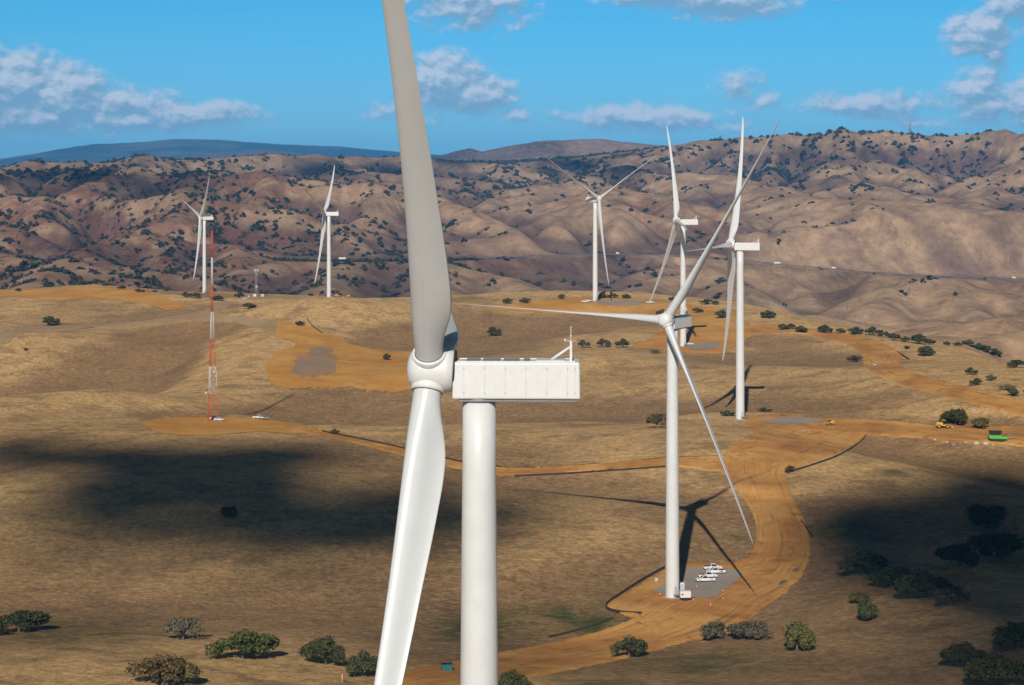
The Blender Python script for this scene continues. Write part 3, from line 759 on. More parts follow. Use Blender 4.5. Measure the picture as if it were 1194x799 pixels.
ribbon('dirt_road', [(330, 491), (400, 508), (470, 522), (560, 543), (620, 546), (700, 541), (780, 534), (850, 531)],
       [(330, 501), (400, 514), (470, 531), (560, 552), (620, 554), (700, 549), (780, 544), (855, 552)], M['dirt'], 500, 960, lift=.24)
patch_sheet('dirt_pad', [(163, 494), (185, 488.5), (250, 487), (330, 490), (372, 503), (345, 506), (300, 504), (240, 508), (190, 506)], M['dirt2'], 500, 1000, rough=.6, grid=5)
patch_sheet('dirt_slope', [(300, 377), (345, 377), (380, 388), (410, 402), (445, 409), (500, 415), (500, 450), (440, 457), (400, 452), (330, 453), (312, 437), (318, 414), (345, 401), (318, 391)], M['dirt2'], 950, 1700, rough=2.5, st=3)
patch_sheet('spoil_patch', [(352, 412), (372, 404), (392, 416), (390, 432), (360, 440), (340, 432)], M['spoil'], 950, 1700, lift=.32, rough=6, st=2.5)
patch_sheet('dirt_pad', [(-160, 345), (0, 340), (60, 337), (140, 334.5), (178, 342), (215, 356), (195, 361), (160, 353), (100, 349), (60, 351), (0, 346), (-160, 352)], M['dirt2'], 1300, 2250, rough=2, grid=9)
patch_sheet('dirt_pad', [(735, 405), (758, 395), (775, 381), (800, 374), (860, 377), (878, 390), (862, 402), (835, 413), (800, 411)], M['dirt2'], 900, 1650, rough=1.5, grid=6)
patch_sheet('dirt_pad', [(560, 360), (640, 350), (700, 345.5), (760, 351), (830, 359), (862, 372), (830, 375), (760, 370), (640, 366)], M['dirt2'], 1200, 1850, rough=1.5, grid=8)
ribbon('dirt_track', [(-120, 399), (0, 388), (20, 381), (80, 380), (140, 377), (200, 369), (240, 361), (262, 350)],
       [(-120, 410), (0, 403), (18, 392), (60, 384.5), (140, 381), (205, 376), (250, 368), (274, 352)], M['track'], 1000, 2100, step=5)
ribbon('dirt_track', [(235, 368), (290, 370), (325, 376)], [(235, 374), (290, 379), (322, 392)], M['track'], 1000, 1900, step=5)
patch_sheet('gravel_pad', [(760, 692), (775, 680), (790, 666), (812, 663), (852, 664), (866, 670), (850, 684), (838, 695), (824, 698)], M['gravel'], 450, 700, lift=.34, rough=.7, grid=2.2, st=3)
patch_sheet('gravel_pad', [(880, 491), (935, 486.5), (962, 490.5), (925, 496)], M['gravel'], 700, 1000, lift=.3, rough=.4)
patch_sheet('gravel_pad', [(802, 402), (838, 399.5), (832, 407), (806, 408)], M['gravel'], 1000, 1500, lift=.3, rough=.4)
patch_sheet('gravel_pad', [(698, 351), (748, 352), (745, 356), (700, 356)], M['gravel'], 1300, 1700, lift=.32, rough=.4)
for ol in ([(888, 705), (897, 701), (903, 695), (899, 694), (890, 699)], [(908, 684), (916, 680), (917, 677), (909, 680)], [(925, 668), (932, 665), (929, 664), (924, 666)]):
    o = patch_sheet('puddle', ol, M['puddle'], 400, 700, lift=.34, rough=.1, grid=1.5, st=2)
# the highway on its bench across the far valley
xs_ = np.linspace(-640, 2000, 420); bm = BM(); prev = None
for px in xs_:
    hd = float(np.interp(px, [p[0] for p in HWY_D], [p[1] for p in HWY_D])); row = float(np.interp(px, [p[0] for p in HWY_PX], [p[1] for p in HWY_PX]))
    X = (px - CX) * hd / FPX; z = CAMZ - (row - HY) * hd / FPX
    cur = [bm.verts.new((X, hd + w, z + dz)) for w, dz in ((-16, -6), (-11, .5), (11, 1.2), (16, -4))]
    if prev:
        for k in range(3): f = bm.faces.new((prev[k], cur[k], cur[k + 1], prev[k + 1])); f.material_index = 0 if k == 1 else 1; f.smooth = False
    prev = cur
tag(obj('highway', bm, [M['asphalt'], MAT_HILL]), kind='structure')
bm = BM(); prev = None
for px in np.linspace(-640, 2000, 700):
    hd = float(np.interp(px, [p[0] for p in HWY_D], [p[1] for p in HWY_D])); row = float(np.interp(px, [p[0] for p in HWY_PX], [p[1] for p in HWY_PX]))
    X = (px - CX) * hd / FPX; z = CAMZ - (row - HY) * hd / FPX
    cur = (X, hd, z)
    if prev: tube(bm, (prev[0], prev[1] - 10, prev[2] + 1.0), (X, hd - 10, z + 1.0), .28, n=4)
    prev = cur
tag(obj('guard_rail', bm, M['galv']), 'thin pale guard rail along the valley side of the far highway', 'guard rail')
print('roads %.1fs' % (time.time() - T0))
# ------------------------------------------------------------------ wind turbines
HUB = 81.0; OH = 4.6
def blade_bm():
    # span from the hub centre, chord, thickness ratio, twist (deg), roundness
    T = [(1.75, 2.62, 1.0, 0, 1), (2.6, 2.62, 1.0, 0, 1), (3.6, 2.7, .95, 3, .9), (5.0, 3.1, .76, 9, .6), (6.8, 3.68, .56, 13, .28), (8.5, 3.92, .46, 13.5, .1), (11.0, 3.88, .40, 12, .03),
         (15, 3.55, .345, 10, 0), (20, 3.12, .30, 7.5, 0), (26, 2.68, .27, 5.5, 0), (33, 2.24, .24, 4, 0), (41, 1.86, .22, 2.6, 0), (50, 1.5, .20, 1.2, 0), (58, 1.18, .19, .2, 0), (63.5, .92, .18, -.5, 0), (66.5, .66, .17, -1, 0), (68.2, .4, .16, -1, 0), (69.0, .12, .16, -1, 0)]
    ss = np.concatenate([np.linspace(1.75, 20, 30), np.linspace(21, 66, 34), [67, 68, 68.6, 69.0]])
    cols = [np.interp(ss, [t[0] for t in T], [t[k] for t in T]) for k in range(1, 5)]
    k5 = np.array([.25, .5, .25])
    for a in cols[:4]:
        for _ in range(3): a[1:-1] = np.convolve(a, k5, 'valid')
    n = 36; bm = BM(); rings = []
    for s, ch, th, tw, rd in zip(ss, *cols):
        ring = []; pb = 2.6 * max(0, (s - 14) / 55) ** 2
        for i in range(n):
            t = 2 * math.pi * i / n
            xc = (1 - math.cos(t)) / 2                      # 0 = leading edge ... 1 = trailing edge
            x_ = max(xc, 1e-6); yt = 5 * th * (.2969 * math.sqrt(x_) - .1260 * x_ - .3516 * x_ ** 2 + .2843 * x_ ** 3 - .1015 * x_ ** 4)
            yt += .014 * xc + .055 * xc * min(1, max(0, (th - .24) / .18))
            sg = 1 if math.sin(t) >= 0 else -1
            yc = .055 * 4 * xc * (1 - xc)
            ya = yc + sg * yt * (1.0 if sg > 0 else (.95 - 1.05 * max(0, min(xc, .85) - .42)))
            xa = (xc - .30) * ch; ya *= ch
            xr = -math.cos(t) * ch / 2; yr = math.sin(t) * ch / 2 * th
            x = xa * (1 - rd) + xr * rd; y = -(ya * (1 - rd) + yr * rd)
            a = -rad(tw); X = x * math.cos(a) - y * math.sin(a); Y = x * math.sin(a) + y * math.cos(a)
            ring.append(bm.verts.new((X - pb, Y, s)))
        rings.append(ring)
    for A, B in zip(rings[:-1], rings[1:]):
        for i in range(n): f = bm.faces.new((A[i], A[(i + 1) % n], B[(i + 1) % n], B[i])); f.smooth = True
    bm.faces.new(list(reversed(rings[0]))); bm.faces.new(rings[-1])
    bmesh.ops.reverse_faces(bm, faces=bm.faces)
    return bm
def turbine(name, loc, yaw, az, cone=3.0, tilt=5.0, label='', door_rz=0.0, detail=0):
    root = empty(name, loc, -rad(yaw), label, 'wind turbine', 'white wind turbines standing on the hills')
    bm = BM()
    lathe(bm, [(2.05, -1.5), (2.05, 0.0), (2.0, 10), (1.97, 20), (1.9, 34), (1.8, 50), (1.7, 62), (1.6, 72), (1.55, HUB - 2.55)], 56, cap0=False)
    tower = obj('tower', bm, M['towerw'], root)
    for z in (20.02, 41, 61):
        bm = BM(); lathe(bm, [(np.interp(z, [0, 78], [2.05, 1.55]) + .012, z - .09), (np.interp(z, [0, 78], [2.05, 1.55]) + .03, z), (np.interp(z, [0, 78], [2.05, 1.55]) + .008, z + .09)], 48); obj('flange', bm, M['lgrey'], tower)
    bm = BM(); lathe(bm, [(3.0, -1.2), (3.0, .28), (2.6, .34), (2.2, .36)], 40, cap0=False); obj('foundation', bm, M['concrete'], root)
    # door, landing and steps on the camera side
    a = door_rz
    bm = BM(); box(bm, -.5, .5, -2.12, -2.0, 1.5, 3.7, bevel=.04); d = obj('door', bm, M['lgrey'], tower); d.rotation_euler = (0, 0, a)
    bm = BM(); box(bm, -.9, .9, -3.3, -2.15, 1.28, 1.4)
    for k in range(6): box(bm, .9 + k * .28, 1.18 + k * .28, -3.2, -2.3, 1.2 - k * .22, 1.26 - k * .22)
    for x_, y_ in ((-.85, -3.25), (.85, -3.25), (-.85, -2.3)): tube(bm, (x_, y_, .3), (x_, y_, 2.4), .035, n=4)
    tube(bm, (-.85, -3.25, 2.4), (.85, -3.25, 2.4), .035, n=4); tube(bm, (.85, -3.25, 2.4), (2.5, -3.25, 1.2), .035, n=4)
    d = obj('steps', bm, M['galv'], root); d.rotation_euler = (0, 0, a)
    # nacelle
    zb, zt = HUB - 2.36, HUB + 1.12; y0, y1 = -2.44, 9.55
    bm = BM(); box(bm, -1.85, 1.85, y0, y1, zb, zt, bevel=.22, taper=(.10, .05))
    nac = obj('nacelle', bm, M['white'], root)
    bm = BM(); box(bm, -1.55, 1.55, y0 + .6, y1 - .25, zb - .26, zb - .003, bevel=.08); lathe(bm, [(1.72, HUB - 2.66), (1.72, HUB - 2.36)], 40); obj('underside_cover', bm, M['grey'], nac)
    for k in range(7):
        y = -1.35 + k * 1.94 if k < 6 else 9.05
        for sx in ((-1, 1) if detail > 1 else (1,) if detail else ()):
            xa = sx * 1.858; bm = BM()
            q = [(xa - sx * .10 * ((z - zb) / (zt - zb)), z) for z in (zb + .3, zt - .25)]
            v = [bm.verts.new((q[0][0], y - .03, q[0][1])), bm.verts.new((q[0][0], y + .03, q[0][1])), bm.verts.new((q[1][0], y + .03, q[1][1])), bm.verts.new((q[1][0], y - .03, q[1][1]))]
            bm.faces.new(v); obj('panel_seam', bm, M['seam'], nac)
            if detail > 1 and sx > 0:
                for z in (zb + .6, zt - .6):
                    bm = BM(); xx = 1.862 - .10 * ((z - zb) / (zt - zb)); tube(bm, (sx * xx, y, z), (sx * (xx + .03), y, z), .075, n=8); obj('bolt', bm, M['lgrey'], nac)
    # roof: hatches, rails, cooler
    for k, (a0, a1) in enumerate(((-1.2, .1), (.35, 2.0), (2.3, 3.8), (4.2, 4.8))): bm = BM(); box(bm, -1.35, 1.35, a0, a1, zt - .01, zt + .07, bevel=.02); obj('roof_hatch', bm, M['grey'], nac)
    for sx in (-1.45, 1.45): bm = BM(); box(bm, sx - .05, sx + .05, y0 + .5, y1 - .5, zt - .02, zt + .07); obj('roof_rail', bm, M['white'], nac)
    bm = BM(); box(bm, -1.3, 1.3, 5.4, 8.1, zt - .01, zt + .12, bevel=.03); obj('roof_cover', bm, M['white'], nac)
    bm = BM()
    for sx in (-.55, .55): 
        box(bm, sx - .11, sx + .11, 8.55, 8.77, zt - .05, zt + 1.9); tube(bm, (sx, 6.75, zt + .05), (sx, 8.55, zt + 1.25), .09, n=6)
    box(bm, -.7, .7, 8.6, 8.72, zt + 1.75, zt + 1.9)
    tube(bm, (-.55, 8.66, zt + 1.9), (-.55, 8.66, zt + 3.2), .035, n=5); tube(bm, (.55, 8.66, zt + 1.9), (.55, 8.66, zt + 2.3), .035, n=5)
    tube(bm, (.55, 8.66, zt + 2.3), (.55, 8.66, zt + 2.42), .12, n=6); tube(bm, (-.55, 8.1, zt + 1.8), (-.55, 9.2, zt + 1.8), .03, n=4); tube(bm, (-.55, 8.1, zt + 1.75), (-.55, 8.1, zt + 2.0), .09, n=6)
    obj('weather_mast', bm, M['white'], nac)
    # rotor
    tl = rad(tilt); f = Vector((0, -math.cos(tl), math.sin(tl))); u = Vector((0, math.sin(tl), math.cos(tl))); r = Vector((1, 0, 0))
    hubp = Vector((0, 0, HUB)) + f * OH
    def place(o, X, Y, Z, p): o.matrix_local = Matrix(((X.x, Y.x, Z.x, p.x), (X.y, Y.y, Z.y, p.y), (X.z, Y.z, Z.z, p.z), (0, 0, 0, 1)))
    bm = BM()   # local: z = forward
    lathe(bm, [(1.75, -2.25), (2.0, -2.1), (2.12, -1.5), (2.16, -.6), (2.16, .3), (2.08, 1.0), (1.86, 1.55), (1.45, 1.95), (.9, 2.15), (.3, 2.22), (.02, 2.23)], 64, cap1=False)
    hub = obj('hub', bm, M['white'], root, smooth=False)
    place(hub, r, f.cross(r), f, hubp)
    bm = BM(); lathe(bm, [(1.95, -2.36), (1.95, -2.2)], 40); ring = obj('hub_seal', bm, M['dark'], hub)
    for k in range(3):
        A = rad(az + 120 * k); d = math.cos(A) * u + math.sin(A) * r
        cn = rad(cone); z = (d * math.cos(cn) + f * math.sin(cn)).normalized(); x = (-f + z * f.dot(z)).normalized(); y = z.cross(x)
        if k == 0 and BLADE[0] is None:
            bl = obj('blade', blade_bm(), M['blade'], root); BLADE[0] = bl
        else:
            bl = BLADE[0].copy(); C.objects.link(bl); bl.parent = root
        place(bl, x, y, z, hubp)
        if detail > 1:      # row of small fins along the blade root
            mv = BLADE[0].data.vertices; bm = BM()
            for rr_ in range(4, 17):
                a_, b_ = Vector(mv[rr_ * 36 + 8].co), Vector(mv[(rr_ + 1) * 36 + 8].co)
                for q_ in (0, .5):
                    c_ = a_.lerp(b_, q_); bm_ = [c_ + Vector((-.05, .01, -.07)), c_ + Vector((.05, .01, .07)), c_ + Vector((.05, -.045, .07)), c_ + Vector((-.05, -.045, -.07))]
                    bm.faces.new([bm.verts.new(p_) for p_ in bm_])
            st = obj('fin_strip', bm, M['white'], bl); st['kind'] = 'stuff'
        # collar between hub and blade
        if COLLAR[0] is None:
            bm = BM(); lathe(bm, [(1.5, 1.2), (1.62, 1.9), (1.60, 2.16), (1.46, 2.22), (1.36, 2.18)], 48, cap0=False, cap1=False); co = obj('blade_collar', bm, M['white'], hub); COLLAR[0] = co
        else: co = COLLAR[0].copy(); C.objects.link(co); co.parent = hub
        Rl = Matrix((r, f.cross(r), f))      # world-local to hub-local rotation
        X, Y, Z = Rl @ x, Rl @ y, Rl @ z; place(co, X, Y, Z, Vector((0, 0, 0)))
        if SEALR[0] is None:
            bm = BM(); lathe(bm, [(1.37, 2.15), (1.37, 2.19), (1.30, 2.19)], 48, cap0=False, cap1=False); se = obj('blade_seal', bm, M['dark'], hub); SEALR[0] = se
        else: se = SEALR[0].copy(); C.objects.link(se); se.parent = hub
        place(se, X, Y, Z, Vector((0, 0, 0)))
    return root
BLADE = [None]; COLLAR = [None]; SEALR = [None]
TB = [('T1', 91.8, 38, 3.7, 3.0, 'huge foreground wind turbine with boxy white nacelle, its tower base below the picture'),
      ('T2', 30, 32, 3, 5, 'white wind turbine on the gravel pad beside the parked pickups, rotor facing the camera'),
      ('T3', 108, 91, 3, 5, 'white wind turbine side-on just right of the pad turbine, one blade hanging beside its tower'),
      ('T4', 84, 94, 3, 5, 'white wind turbine partly hidden behind the upper blade and nacelle of the pad turbine'),
      ('T7', -38, 60, 3, 5, 'distant white wind turbine with two blades raised in a wide V, alone mid picture'),
      ('T6', 98, 70, 3, 5, 'distant white wind turbine left of the foreground blade, on the grassy crest by yellow machines'),
      ('T5', 67, 45, 3, 5, 'farthest wind turbine, leftmost in view, standing just behind the red and white mast')]
TPOS = {}
for key, yaw, az, cn, tl, lab in TB:
    if key == 'T1': p = Vector((-3.1, 188.0, CAMZ - (434 - HY) * 188 / FPX - HUB))
    else:
        px, by, d = TURB[key]; x_, y_, z_ = hub(px, by, d); p = Vector((x_, y_, CAMZ + z_))
    TPOS[key] = p
    yr = -rad(yaw)
    turbine('wind_turbine', p, yaw, az, cn, tl, lab, door_rz=-yr + rad(25), detail={'T1': 2, 'T2': 1, 'T3': 1}.get(key, 0))
print('turbines %.1fs' % (time.time() - T0))
# ------------------------------------------------------------------ trees: live oaks and scrub
def foliage(name, dark, light, var=.25):
    m, nt, bs = new_mat(name)
    geo = N(nt, 'ShaderNodeNewGeometry'); oi = N(nt, 'ShaderNodeObjectInfo')
    n = NOISE(nt, geo.outputs['Position'], .55, 4, .65); n2 = NOISE(nt, geo.outputs['Position'], 2.2, 2, .6)
    c = MIX(nt, RAMP(nt, MA(nt, 'ADD', n, MA(nt, 'MULTIPLY', MA(nt, 'SUBTRACT', n2, .5), .8)), .36, .66), dark, light)
    hs = N(nt, 'ShaderNodeHueSaturation'); L(nt, c, hs.inputs['Color'])
    L(nt, MA(nt, 'ADD', .485, MA(nt, 'MULTIPLY', oi.outputs['Random'], .03)), hs.inputs['Hue']); L(nt, MA(nt, 'ADD', .8, MA(nt, 'MULTIPLY', oi.outputs['Random'], .4)), hs.inputs['Value'])
    L(nt, hs.outputs[0], bs.inputs['Base Color']); bs.inputs['Roughness'].default_value = .75; bs.inputs['Specular IOR Level'].default_value = .25
    return m
F = {'dark': foliage('oak_leaves_dark', (.040, .046, .016), (.105, .105, .040)), 'green': foliage('oak_leaves_green', (.050, .065, .018), (.14, .16, .045)),
     'grey': foliage('oak_leaves_grey', (.085, .085, .050), (.20, .185, .115)), 'brown': foliage('oak_leaves_brown', (.070, .052, .020), (.19, .135, .05)),
     'gold': foliage('oak_leaves_gold', (.07, .075, .02), (.20, .17, .05)), 'far': foliage('scrub_leaves', (.030, .036, .020), (.062, .066, .036))}
M['bark'] = plain('oak_bark', (.16, .135, .11), .95, var=.3)
def crown_bm(seed, leaves, size, lobes=14, flat=.62, gap=.0, low=.12):
    """unit crown: radius about 1, height about 1.25; leaf-sized faces scattered through clumps"""
    r = random.Random(seed); bm = BM(); L_ = []
    ph = r.uniform(0, 6.28)
    for k in range(lobes):
        a = r.uniform(0, 2 * math.pi); rr = math.sqrt(r.random()) * (.74 + .22 * math.sin(2 * a + ph)); h = low + .24 + r.random() * .52 * (1.12 - rr * .75)
        L_.append((Vector((math.cos(a) * rr, math.sin(a) * rr, h)), r.uniform(.15, .42)))
    L_.append((Vector((0, 0, .72)), .42))
    for k in range(leaves):
        c, s = r.choice(L_)
        d = Vector((r.gauss(0, 1), r.gauss(0, 1), r.gauss(.25, 1))).normalized()
        p = c + Vector((d.x, d.y, d.z * flat)) * s * (r.random() ** .33) * r.uniform(.85, 1.12)
        n = (d * .9 + Vector((r.gauss(0, .6), r.gauss(0, .6), r.gauss(.3, .6)))).normalized(); q = n.to_track_quat('Z', 'Y')
        w = size * r.uniform(.6, 1.35); l = w * r.uniform(.6, 1.0); t = r.uniform(0, 6.28)
        vs = []
        for (x, y) in ((-w, -l), (w * .9, -l * .8), (w, l), (-w * .8, l * .9)):
            X = x * math.cos(t) - y * math.sin(t); Y = x * math.sin(t) + y * math.cos(t)
            vs.append(bm.verts.new(p + q @ Vector((X, Y, r.uniform(-.25, .25) * w))))
        bm.faces.new(vs)
    return bm
def trunk_bm(seed, thick=.07, n=7):
    r = random.Random(seed); bm = BM()
    tube(bm, (0, 0, -.12), (.02, 0, .22), thick, thick * .75, n)
    for k in range(6):
        a = k * 1.05 + r.uniform(-.3, .3); rr = r.uniform(.3, .55); h = r.uniform(.5, .8)
        mid = Vector((math.cos(a) * rr * .45, math.sin(a) * rr * .45, .22 + (h - .22) * .45)); tip = Vector((math.cos(a) * rr, math.sin(a) * rr, h))
        tube(bm, (.02, 0, .19), mid, thick * .6, thick * .38, n - 1); tube(bm, mid, tip, thick * .38, thick * .12, n - 2)
        for j in range(2):
            e = tip + Vector((r.gauss(0, .14), r.gauss(0, .14), r.uniform(0, .16))); tube(bm, mid.lerp(tip, .4), e, thick * .22, thick * .08, 4)
    return bm
CR = {'near': [crown_bm(s, 5200, .036, lobes=22) for s in (1, 2, 3)], 'open': [crown_bm(s, 2600, .036, lobes=15) for s in (11, 12)], 'mid': [crown_bm(s, 900, .075, lobes=12) for s in (21, 22, 23)], 'far': [crown_bm(s, 110, .17, lobes=6, low=-.25) for s in (31, 32, 33, 34)]}
CRM = {}
for k_, lst in CR.items():
    for i_, bm in enumerate(lst):
        me = bpy.data.meshes.new('crown'); bm.to_mesh(me); bm.free(); CRM[(k_, i_)] = me
TRM = []
for s_ in (5, 6, 7):
    bm = trunk_bm(s_); me = bpy.data.meshes.new('trunk'); bm.to_mesh(me); bm.free(); me.materials.append(M['bark']); TRM.append(me)
CM = {}
def crown_mesh(kind, i, fol):
    key = (kind, i, fol)
    if key not in CM:
        me = CRM[(kind, i)].copy(); me.materials.append(F[fol]); CM[key] = me
    return CM[key]
rt = random.Random(42)
def oak(px, py, wpx, fol, label, group=None, kind=None, hr=.62, dmin=330, dmax=2400, name='oak_tree', dist=None):
    p = at(px, py, dmin, dmax)
    d = p.y; w = wpx * d / FPX / 2                       # crown radius in metres
    kind = kind or ('near' if d < 760 else 'mid')
    nvar = {'near': 3, 'open': 2, 'mid': 3}[kind]; i = rt.randrange(nvar)
    root = empty(name, p, rt.uniform(0, 6.28), label, 'tree', group)
    hsc = w * hr / .62 * .95
    c = bpy.data.objects.new('crown', crown_mesh(kind, i, fol)); C.objects.link(c); c.parent = root; c.scale = (w * rt.uniform(.95, 1.08), w * rt.uniform(.85, 1.0), hsc * 1.15)
    c.location = (0, 0, -.04 * w)
    t = bpy.data.objects.new('trunk', TRM[rt.randrange(3)]); C.objects.link(t); t.parent = root; t.scale = (w * .95, w * .95, hsc * 1.05)
    return root
OAKS = [
 (22, 737, 62, 'dark', 'dark round oak at the left edge of the picture, low on the slope', None, .5),
 (-2, 741, 26, 'dark', 'small dark shrub cut by the left edge beside the round oak', None, .4),
 (213, 746, 54, 'grey', 'grey-green oak with bare limbs showing, behind two lower oaks', 'open', .6),
 (284, 768, 78, 'green', 'broad green oak on the lower slope, right of the grey-green oak', None, .52),
 (190, 799, 76, 'brown', 'brownish oak with ragged crown at the bottom edge, pale trunk at its foot', None, .58),
 (380, 775, 56, 'dark', 'dense dark green oak left of the hanging foreground blade', None, .66),
 (424, 788, 48, 'dark', 'dark oak half hidden by the hanging foreground blade', None, .7),
 (597, 812, 42, 'dark', 'dark bushy oak against the right side of the foreground tower at the bottom', None, .8),
 (734, 767, 42, 'dark', 'dark round oak beside the dirt road at the bottom middle', None, .75),
 (831, 746, 38, 'grey', 'pale grey oak left of its twin below the gravel pad', 'near', .66),
 (874, 745, 50, 'grey', 'pale grey spreading oak right of its twin below the gravel pad', 'near', .5),
 (929, 759, 46, 'gold', 'yellow-green sunlit oak right of the two pale grey oaks', 'near', .92),
 (267, 604, 26, 'dark', 'lone small dark oak in the cloud shade of the left hillside', None, .6),
 (1007, 671, 60, 'dark', 'wide dark oak in the shade right of the dirt road bend', None, .6),
 (1012, 723, 34, 'green', 'small green oak standing apart below the shaded oak line', None, .8),
 (1003, 704, 28, 'brown', 'low yellowish bush just above the small green oak', None, .6),
 (1042, 684, 50, 'dark', 'second oak from the left in the shaded line on the right slope', None, .55),
 (1080, 697, 60, 'dark', 'third oak from the left in the shaded line on the right slope', None, .6),
 (1112, 706, 46, 'grey', 'grey oak with pale trunk ending the shaded line on the right slope', 'open', .6),
 (1128, 778, 52, 'dark', 'dark oak low in the bottom right corner, left of the corner thicket', None, .62),
 (1168, 800, 70, 'dark', 'big dark oak at the bottom right corner of the picture', None, .6),
 (1182, 757, 64, 'dark', 'dark oak above the corner oak at the right edge', None, .6),
 (1150, 615, 60, 'dark', 'oak sunk in the deepest shade of the right hand hollow', None, .5),
 (1165, 652, 80, 'dark', 'broad shaded oak below the hollow at the right edge', None, .5),
 (1120, 660, 60, 'dark', 'shaded oak between the hollow and the oak line on the right', None, .5),
 (766, 499, 29, 'brown', 'open branched oak on the grass left of the pad turbine tower', 'open', .72),
 (848, 485, 20, 'dark', 'low dark oak just left of the side-on turbine tower foot', None, .4),
 (891, 480, 16, 'dark', 'small dark oak right of the side-on turbine tower foot', None, .35),
 (921, 551, 15, 'brown', 'tiny oak alone at the edge of the orange fill slope', None, .7),
 (1114, 496, 33, 'dark', 'dense rounded oak behind the yellow loader on the dirt flat', 'near', .68),
 (1144, 500, 24, 'brown', 'brownish ragged oak right of the dense rounded oak on the dirt flat', 'near', .7),
 (57, 380, 26, 'dark', 'lone dark oak in the grassy bowl at far left', None, .5),
 (350, 380, 12, 'dark', 'small bush above the orange dirt slope', None, .6),
 (451, 420, 12, 'dark', 'small bush at the right end of the orange dirt slope', None, .8),
 (390, 507, 12, 'brown', 'little brown bush on the bank above the shaded hillside', None, .7),
 (574, 392, 21, 'dark', 'dark oak on the slope above the foreground nacelle roof', None, .6),
 (679, 406, 15, 'dark', 'first of three round oaks right of the foreground nacelle', None, .75),
 (702, 405, 20, 'dark', 'middle of three round oaks right of the foreground nacelle', None, .6),
 (726, 406, 16, 'dark', 'last of three round oaks, nearest the pad turbine', None, .8),
 (996, 422, 19, 'dark', 'dark oak left of the silver car on the curving dirt road', None, .5),
 (1057, 407, 10, 'dark', 'tiny bush on the rim slope right of the curving dirt road', None, .4),
 (1080, 415, 26, 'dark', 'dark leaning oak below the row of rim oaks', None, .55),
 (1132, 437, 16, 'dark', 'small dark oak on the right slope, upper one of a vertical pair', None, .6),
 (1140, 449, 19, 'dark', 'small dark oak on the right slope, lower one of a vertical pair', None, .5),
 (1156, 444, 16, 'grey', 'pale leafless bush beside the vertical pair of dark oaks', 'open', .6),
 (1176, 455, 18, 'grey', 'pale grey bush right of the other leafless bush on the slope', 'open', .5),
 (1182, 462, 20, 'dark', 'dark low oak just above the far dirt road at the right', None, .5),
 (1199, 461, 16, 'dark', 'dark oak cut by the right edge above the far dirt road', None, .5),
 (1186, 429, 22, 'dark', 'dark oak on the rim at the right edge of the picture', None, .5),
 (655, 349, 11, 'dark', 'small round tree left of the V-shaped turbine foot', None, .7),
 (592, 354, 16, 'dark', 'left bush of the hedge seen right of the foreground blade', None, .5),
 (612, 354, 14, 'dark', 'right bush of the hedge seen right of the foreground blade', None, .6),
 (703, 348, 12, 'dark', 'round bush at the foot of the V-shaped turbine, behind its pad', None, .7),
 (716, 348, 14, 'dark', 'middle bush of three behind the far graded pad', None, .5),
 (730, 348, 14, 'dark', 'right bush of three behind the far graded pad', None, .45),
 (772, 369, 17, 'dark', 'dark tree left of the pad turbine nacelle, on the far graded pad', None, .6),
 (784, 351, 11, 'dark', 'tiny dark bush behind the half hidden turbine tower', None, .5),
 (813, 365, 14, 'dark', 'dark tree right of the pad turbine nacelle', None, .5),
 (842, 371, 20, 'dark', 'bushy dark tree left of the side-on turbine blade tip', None, .6),
 (824, 355, 22, 'dark', 'low dark tree behind the far graded pad', None, .35),
 (21, 340, 9, 'dark', 'tiny bush at the left end of the long orange cut', None, .5),
 (98, 333, 16, 'dark', 'left tree of the clump above the long orange cut', None, .45),
 (112, 332, 18, 'dark', 'middle tree of the clump above the long orange cut', None, .45),
 (124, 334, 12, 'dark', 'right tree of the clump above the long orange cut', None, .45),
 (142, 338, 12, 'dark', 'round bush right of the clump above the orange cut', None, .5),
 (162, 341, 13, 'dark', 'second bush from the clump towards the mast', None, .4),
 (180, 341, 8, 'dark', 'third bush from the clump towards the mast', None, .4),
 (194, 340, 13, 'dark', 'fourth and last bush from the clump towards the mast', None, .4),
 (216, 347, 13, 'dark', 'left of two trees at the farthest turbine foot', None, .6),
 (228, 348, 14, 'dark', 'right of two trees at the farthest turbine foot', None, .6),
 (254, 351, 19, 'dark', 'dark tree right of the red and white mast top track', None, .4),
 (279, 348, 14, 'dark', 'dark tree behind the blue car at the relay station', None, .6),
 (290, 360, 17, 'dark', 'dark oak on the grass in front of the relay station', None, .45),
 (311, 345, 14, 'dark', 'dark tree right of the white equipment sheds', None, .6),
 (30, 409, 8, 'brown', 'tiny brown bush near the dirt track at far left', None, .5),
]
for (px, py, w, fol, lab, kind, hr) in OAKS: oak(px, py, w, fol, lab, 'oaks scattered on the near hills', kind, hr)
RIM = [(896, 371, 20), (913, 385, 15), (922, 384, 14), (934, 388, 18), (962, 388, 19), (980, 389, 13), (998, 390, 20), (1018, 391, 21), (1033, 394, 16), (1042, 397, 17), (1056, 399, 15), (1072, 401, 24), (1084, 402, 15), (1104, 403, 11), (1117, 404, 12), (1130, 404, 17), (1141, 408, 17), (1152, 412, 18), (1163, 416, 16)]
ORD = ['first', 'second', 'third', 'fourth', 'fifth', 'sixth', 'seventh', 'eighth', 'ninth', 'tenth', 'eleventh', 'twelfth', 'thirteenth', 'fourteenth', 'fifteenth', 'sixteenth', 'seventeenth', 'eighteenth', 'nineteenth']
for k, (px, py, w) in enumerate(RIM): oak(px, py, w, 'dark', '%s oak from the left in the row along the right hand plateau rim' % ORD[k], 'row of oaks along the plateau rim', None, .55)
print('near trees %.1fs' % (time.time() - T0))
